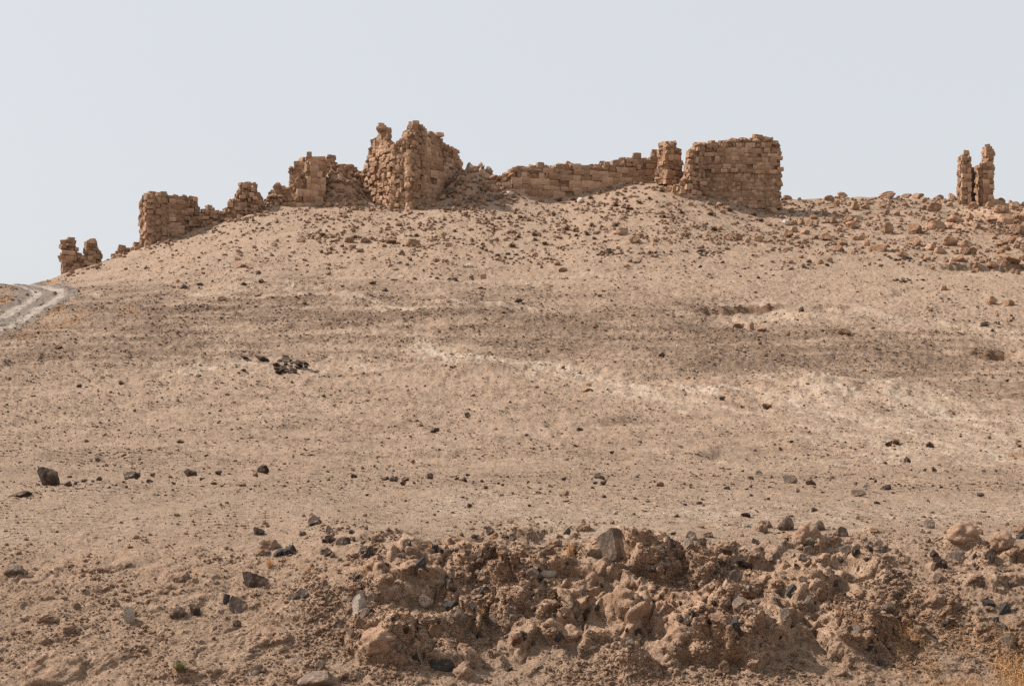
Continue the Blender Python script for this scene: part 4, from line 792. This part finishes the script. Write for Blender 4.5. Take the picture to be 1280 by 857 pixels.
for u, v, w_, h_ in [(648, 298, 9, 6), (669, 301, 9, 6), (708, 288, 11, 7), (719, 290, 11, 7), (720, 296, 10, 5), (734, 294, 10, 6), (743, 300, 9, 5), (682, 306, 12, 7), (640, 309, 14, 8), (668, 295, 10, 8), (740, 283, 11, 8), (651, 273, 9, 6), (700, 252, 10, 6), (717, 251, 10, 6), (692, 269, 9, 5), (739, 249, 11, 7), (404, 296, 12, 7), (603, 312, 8, 6), (568, 290, 8, 5), (444, 298, 11, 7), (520, 296, 11, 7), (770, 258, 12, 7), (785, 262, 10, 6), (800, 255, 10, 6), (830, 272, 11, 6), (852, 268, 11, 6), (865, 246, 10, 6), (893, 289, 14, 9), (812, 250, 9, 6), (827, 240, 11, 6), (793, 296, 9, 6), (770, 283, 12, 7), (888, 269, 13, 6), (912, 264, 12, 6), (942, 270, 11, 7), (951, 277, 12, 6), (970, 262, 11, 7)]:
    plant("dead_scrub", SCRUB, u, v, w_*1.0, h_*.9, "rounded brown clump of dead scrub on the slope below the "+("curtain wall" if 600 < u < 840 else ("slab wall" if u > 600 else "tallest tower")), "dead scrub", "dead scrub clumps on the slope")
for u, v, w_, h_ in [(20, 407, 14, 4), (34, 403, 14, 4), (48, 397, 14, 5), (60, 391, 14, 5), (70, 386, 12, 4), (6, 413, 14, 4), (4, 378, 14, 5), (14, 376, 12, 4), (163, 391, 14, 4), (60, 352, 10, 4)]:
    plant("verge_straw", TUFT, u, v, w_, h_, "low orange straw on the verge of the dirt track", "dry plant", "orange straw along the dirt track")

# ------------------------------------------------------------------ uncountable cover (geometry nodes on real ground points)
def cover(name, pts, scl, rot, tone, mat, sub=1, lump=.5, label=None, blade=None):
    me = bpy.data.meshes.new(name); me.vertices.add(len(pts)); me.vertices.foreach_set('co', np.ascontiguousarray(pts, np.float32).ravel())
    for nm, ar in (('scl', scl), ('rot', rot)):
        a = me.attributes.new(nm, 'FLOAT_VECTOR', 'POINT'); a.data.foreach_set('vector', np.ascontiguousarray(ar, np.float32).ravel())
    fattr(me, 'tone', tone); me.update(); o = link(name, me, mat); tag(o, label, None, None, 'stuff')
    g = bpy.data.node_groups.new(name, 'GeometryNodeTree'); g.interface.new_socket("Geometry", in_out='INPUT', socket_type='NodeSocketGeometry'); g.interface.new_socket("Geometry", in_out='OUTPUT', socket_type='NodeSocketGeometry')
    n = g.nodes; L = g.links; gi = n.new('NodeGroupInput'); go = n.new('NodeGroupOutput')
    if blade is None:
        ico = n.new('GeometryNodeMeshIcoSphere'); ico.inputs['Radius'].default_value = .5; ico.inputs['Subdivisions'].default_value = sub
        sp = n.new('GeometryNodeSetPosition'); nz = n.new('ShaderNodeTexNoise'); nz.inputs['Scale'].default_value = 1.7; sb = n.new('ShaderNodeVectorMath'); sb.operation = 'SUBTRACT'; sb.inputs[1].default_value = (.5, .5, .5)
        sc2 = n.new('ShaderNodeVectorMath'); sc2.operation = 'SCALE'; sc2.inputs['Scale'].default_value = lump*1.4
        L.new(nz.outputs['Color'], sb.inputs[0]); L.new(sb.outputs[0], sc2.inputs[0]); L.new(sc2.outputs[0], sp.inputs['Offset']); L.new(ico.outputs['Mesh'], sp.inputs['Geometry']); src = sp.outputs[0]
    else:
        cn = n.new('GeometryNodeMeshCone'); cn.inputs['Vertices'].default_value = 3; cn.inputs['Radius Bottom'].default_value = .5; cn.inputs['Depth'].default_value = 1.0; src = cn.outputs[0]
    sm2 = n.new('GeometryNodeSetMaterial'); sm2.inputs['Material'].default_value = mat; L.new(src, sm2.inputs['Geometry'])
    ss2 = n.new('GeometryNodeSetShadeSmooth'); ss2.inputs['Shade Smooth'].default_value = False; L.new(sm2.outputs[0], ss2.inputs['Geometry'])
    ip = n.new('GeometryNodeInstanceOnPoints'); L.new(gi.outputs[0], ip.inputs['Points']); L.new(ss2.outputs[0], ip.inputs['Instance'])
    for nm, sock in (('scl', 'Scale'), ('rot', 'Rotation')):
        a = n.new('GeometryNodeInputNamedAttribute'); a.data_type = 'FLOAT_VECTOR'; a.inputs['Name'].default_value = nm
        if sock == 'Rotation':
            e = n.new('FunctionNodeEulerToRotation'); L.new(a.outputs['Attribute'], e.inputs[0]); L.new(e.outputs[0], ip.inputs[sock])
        else: L.new(a.outputs['Attribute'], ip.inputs[sock])
    L.new(ip.outputs[0], go.inputs[0]); md = o.modifiers.new("scatter", 'NODES'); md.node_group = g; return o
GI = lambda arr, u, p: arr[np.clip(np.searchsorted(YA, p[:, 1]), 0, NR-1), np.clip(np.searchsorted(UA, u), 0, NC-1)]
def gravel(name, n, dens, smin, smax, alpha, mat, label, flat=.6, seed=0, vr=(250, 857), cap_m=.35):
    r = np.random.default_rng(seed); us = r.uniform(-60, 1340, n*3); vs = r.uniform(*vr, n*3)
    p, ok = hits(us, vs); us, vs, p = us[ok], vs[ok], p[ok]; d = dens(us, vs, p); keep = r.random(len(us)) < d; us, vs, p = us[keep][:n], vs[keep][:n], p[keep][:n]
    s = smin*(1-r.random(len(us))*(1-(smin/smax)**alpha))**(-1/alpha)*p[:, 1]/F; s = np.minimum(s, cap_m)
    scl = np.stack([s*r.uniform(.8, 1.4, len(s)), s*r.uniform(.7, 1.2, len(s)), s*r.uniform(.4, .9, len(s))*flat/.6], -1)
    rot = np.stack([r.normal(0, .3, len(s)), r.normal(0, .3, len(s)), r.uniform(0, 6.28, len(s))], -1); p = p.copy(); p[:, 2] += scl[:, 2]*.18
    return cover(name, p, scl, rot, r.random(len(s)), mat, label=label)
def patch(u, v, p, f1=.35, f2=.2, s=71): return np.clip(.45+1.6*fbm(p[:, 0]*f1, p[:, 1]*f2, 3, s), 0.05, 1)
def dark_d(u, v, p):
    g = GI(grav, u, p); d = .10+.75*g+.18*(v > 590)*(v < 640); d = d*patch(u, v, p); 
    for (a, b, c, e) in DP: d = np.maximum(d, .9*np.exp(-((u-a)/c)**2-((v-b)/e)**2)*patch(u, v, p, 1.2, 1.0, 72))
    return d*np.where(v < 330, .45, 1)*np.where(v > 650, .15, 1)*(1-.9*GI(trk, u, p))
def tan_d(u, v, p):
    g = GI(grav, u, p); hill = np.clip((345-v)/60, 0, 1); return (.2+.55*g+.6*hill+.15*(v > 560))*patch(u, v, p, .5, .35, 73)*np.where(v > 655, .10, 1)
def pale_d(u, v, p): return (1-.9*GI(trk, u, p))*(.35+.5*GI(grav, u, p)+.15*(v > 480))*patch(u, v, p, .5, .3, 74)
gravel("dark_gravel", 140000, dark_d, .6, 4.0, 2.4, M['peb_dark'], "dark gravel strewn in bands across the plain and slope foot", .6, 1)
gravel("brown_gravel", 130000, tan_d, .8, 6.0, 2.4, M['peb_tan'], "brown gravel and small rubble over slope, plain and bank", .6, 2)
gravel("pale_gravel", 80000, pale_d, .7, 3.6, 2.5, M['peb_pale'], "pale chips of gypsum over the plain and slope", .6, 3)
gravel("hillside_rubble", 3600, lambda u, v, p: np.clip((340-v)/40, 0, 1)*np.where(u < 400, .35, 1)*patch(u, v, p, .25, .25, 75), 3.0, 7.0, 2.5, M['peb_tan'], "small brown rubble too fine to count on the hillside below the ruins", .8, 4, (225, 345))
gravel("soil_crumbs", 26000, lambda u, v, p: np.where(u < 380, .4, 1)*np.clip((v-640)/60, 0, 1)*patch(u, v, p, 1.2, 1.2, 76), 1.3, 9.0, 2.0, M['clod_i'] if 'clod_i' in M else M['peb_tan'], "crumbs of crusted soil covering the bank", .8, 5, (630, 857))
# straw patch in the lower right corner
r_ = np.random.default_rng(9); n_ = 9000; us = r_.uniform(1120, 1330, n_); vs = r_.uniform(770, 872, n_); vs = np.minimum(vs, 866)
p_, ok_ = hits(us, vs); o_ = GI(oran, us, p_); kp = ok_ & (r_.random(n_) < o_*.9); p_ = p_[kp]; L_ = r_.uniform(.03, .09, len(p_))
sc_ = np.stack([L_*.05, L_*.05, L_], -1); ro_ = np.stack([r_.normal(0, .9, len(p_)), r_.normal(0, .9, len(p_)), r_.uniform(0, 6.28, len(p_))], -1); p_[:, 2] += L_*.2
cover("dry_straw", p_, sc_, ro_, r_.random(len(p_)), M['dry'], label="matted orange dry straw in the lower right corner", blade=True)
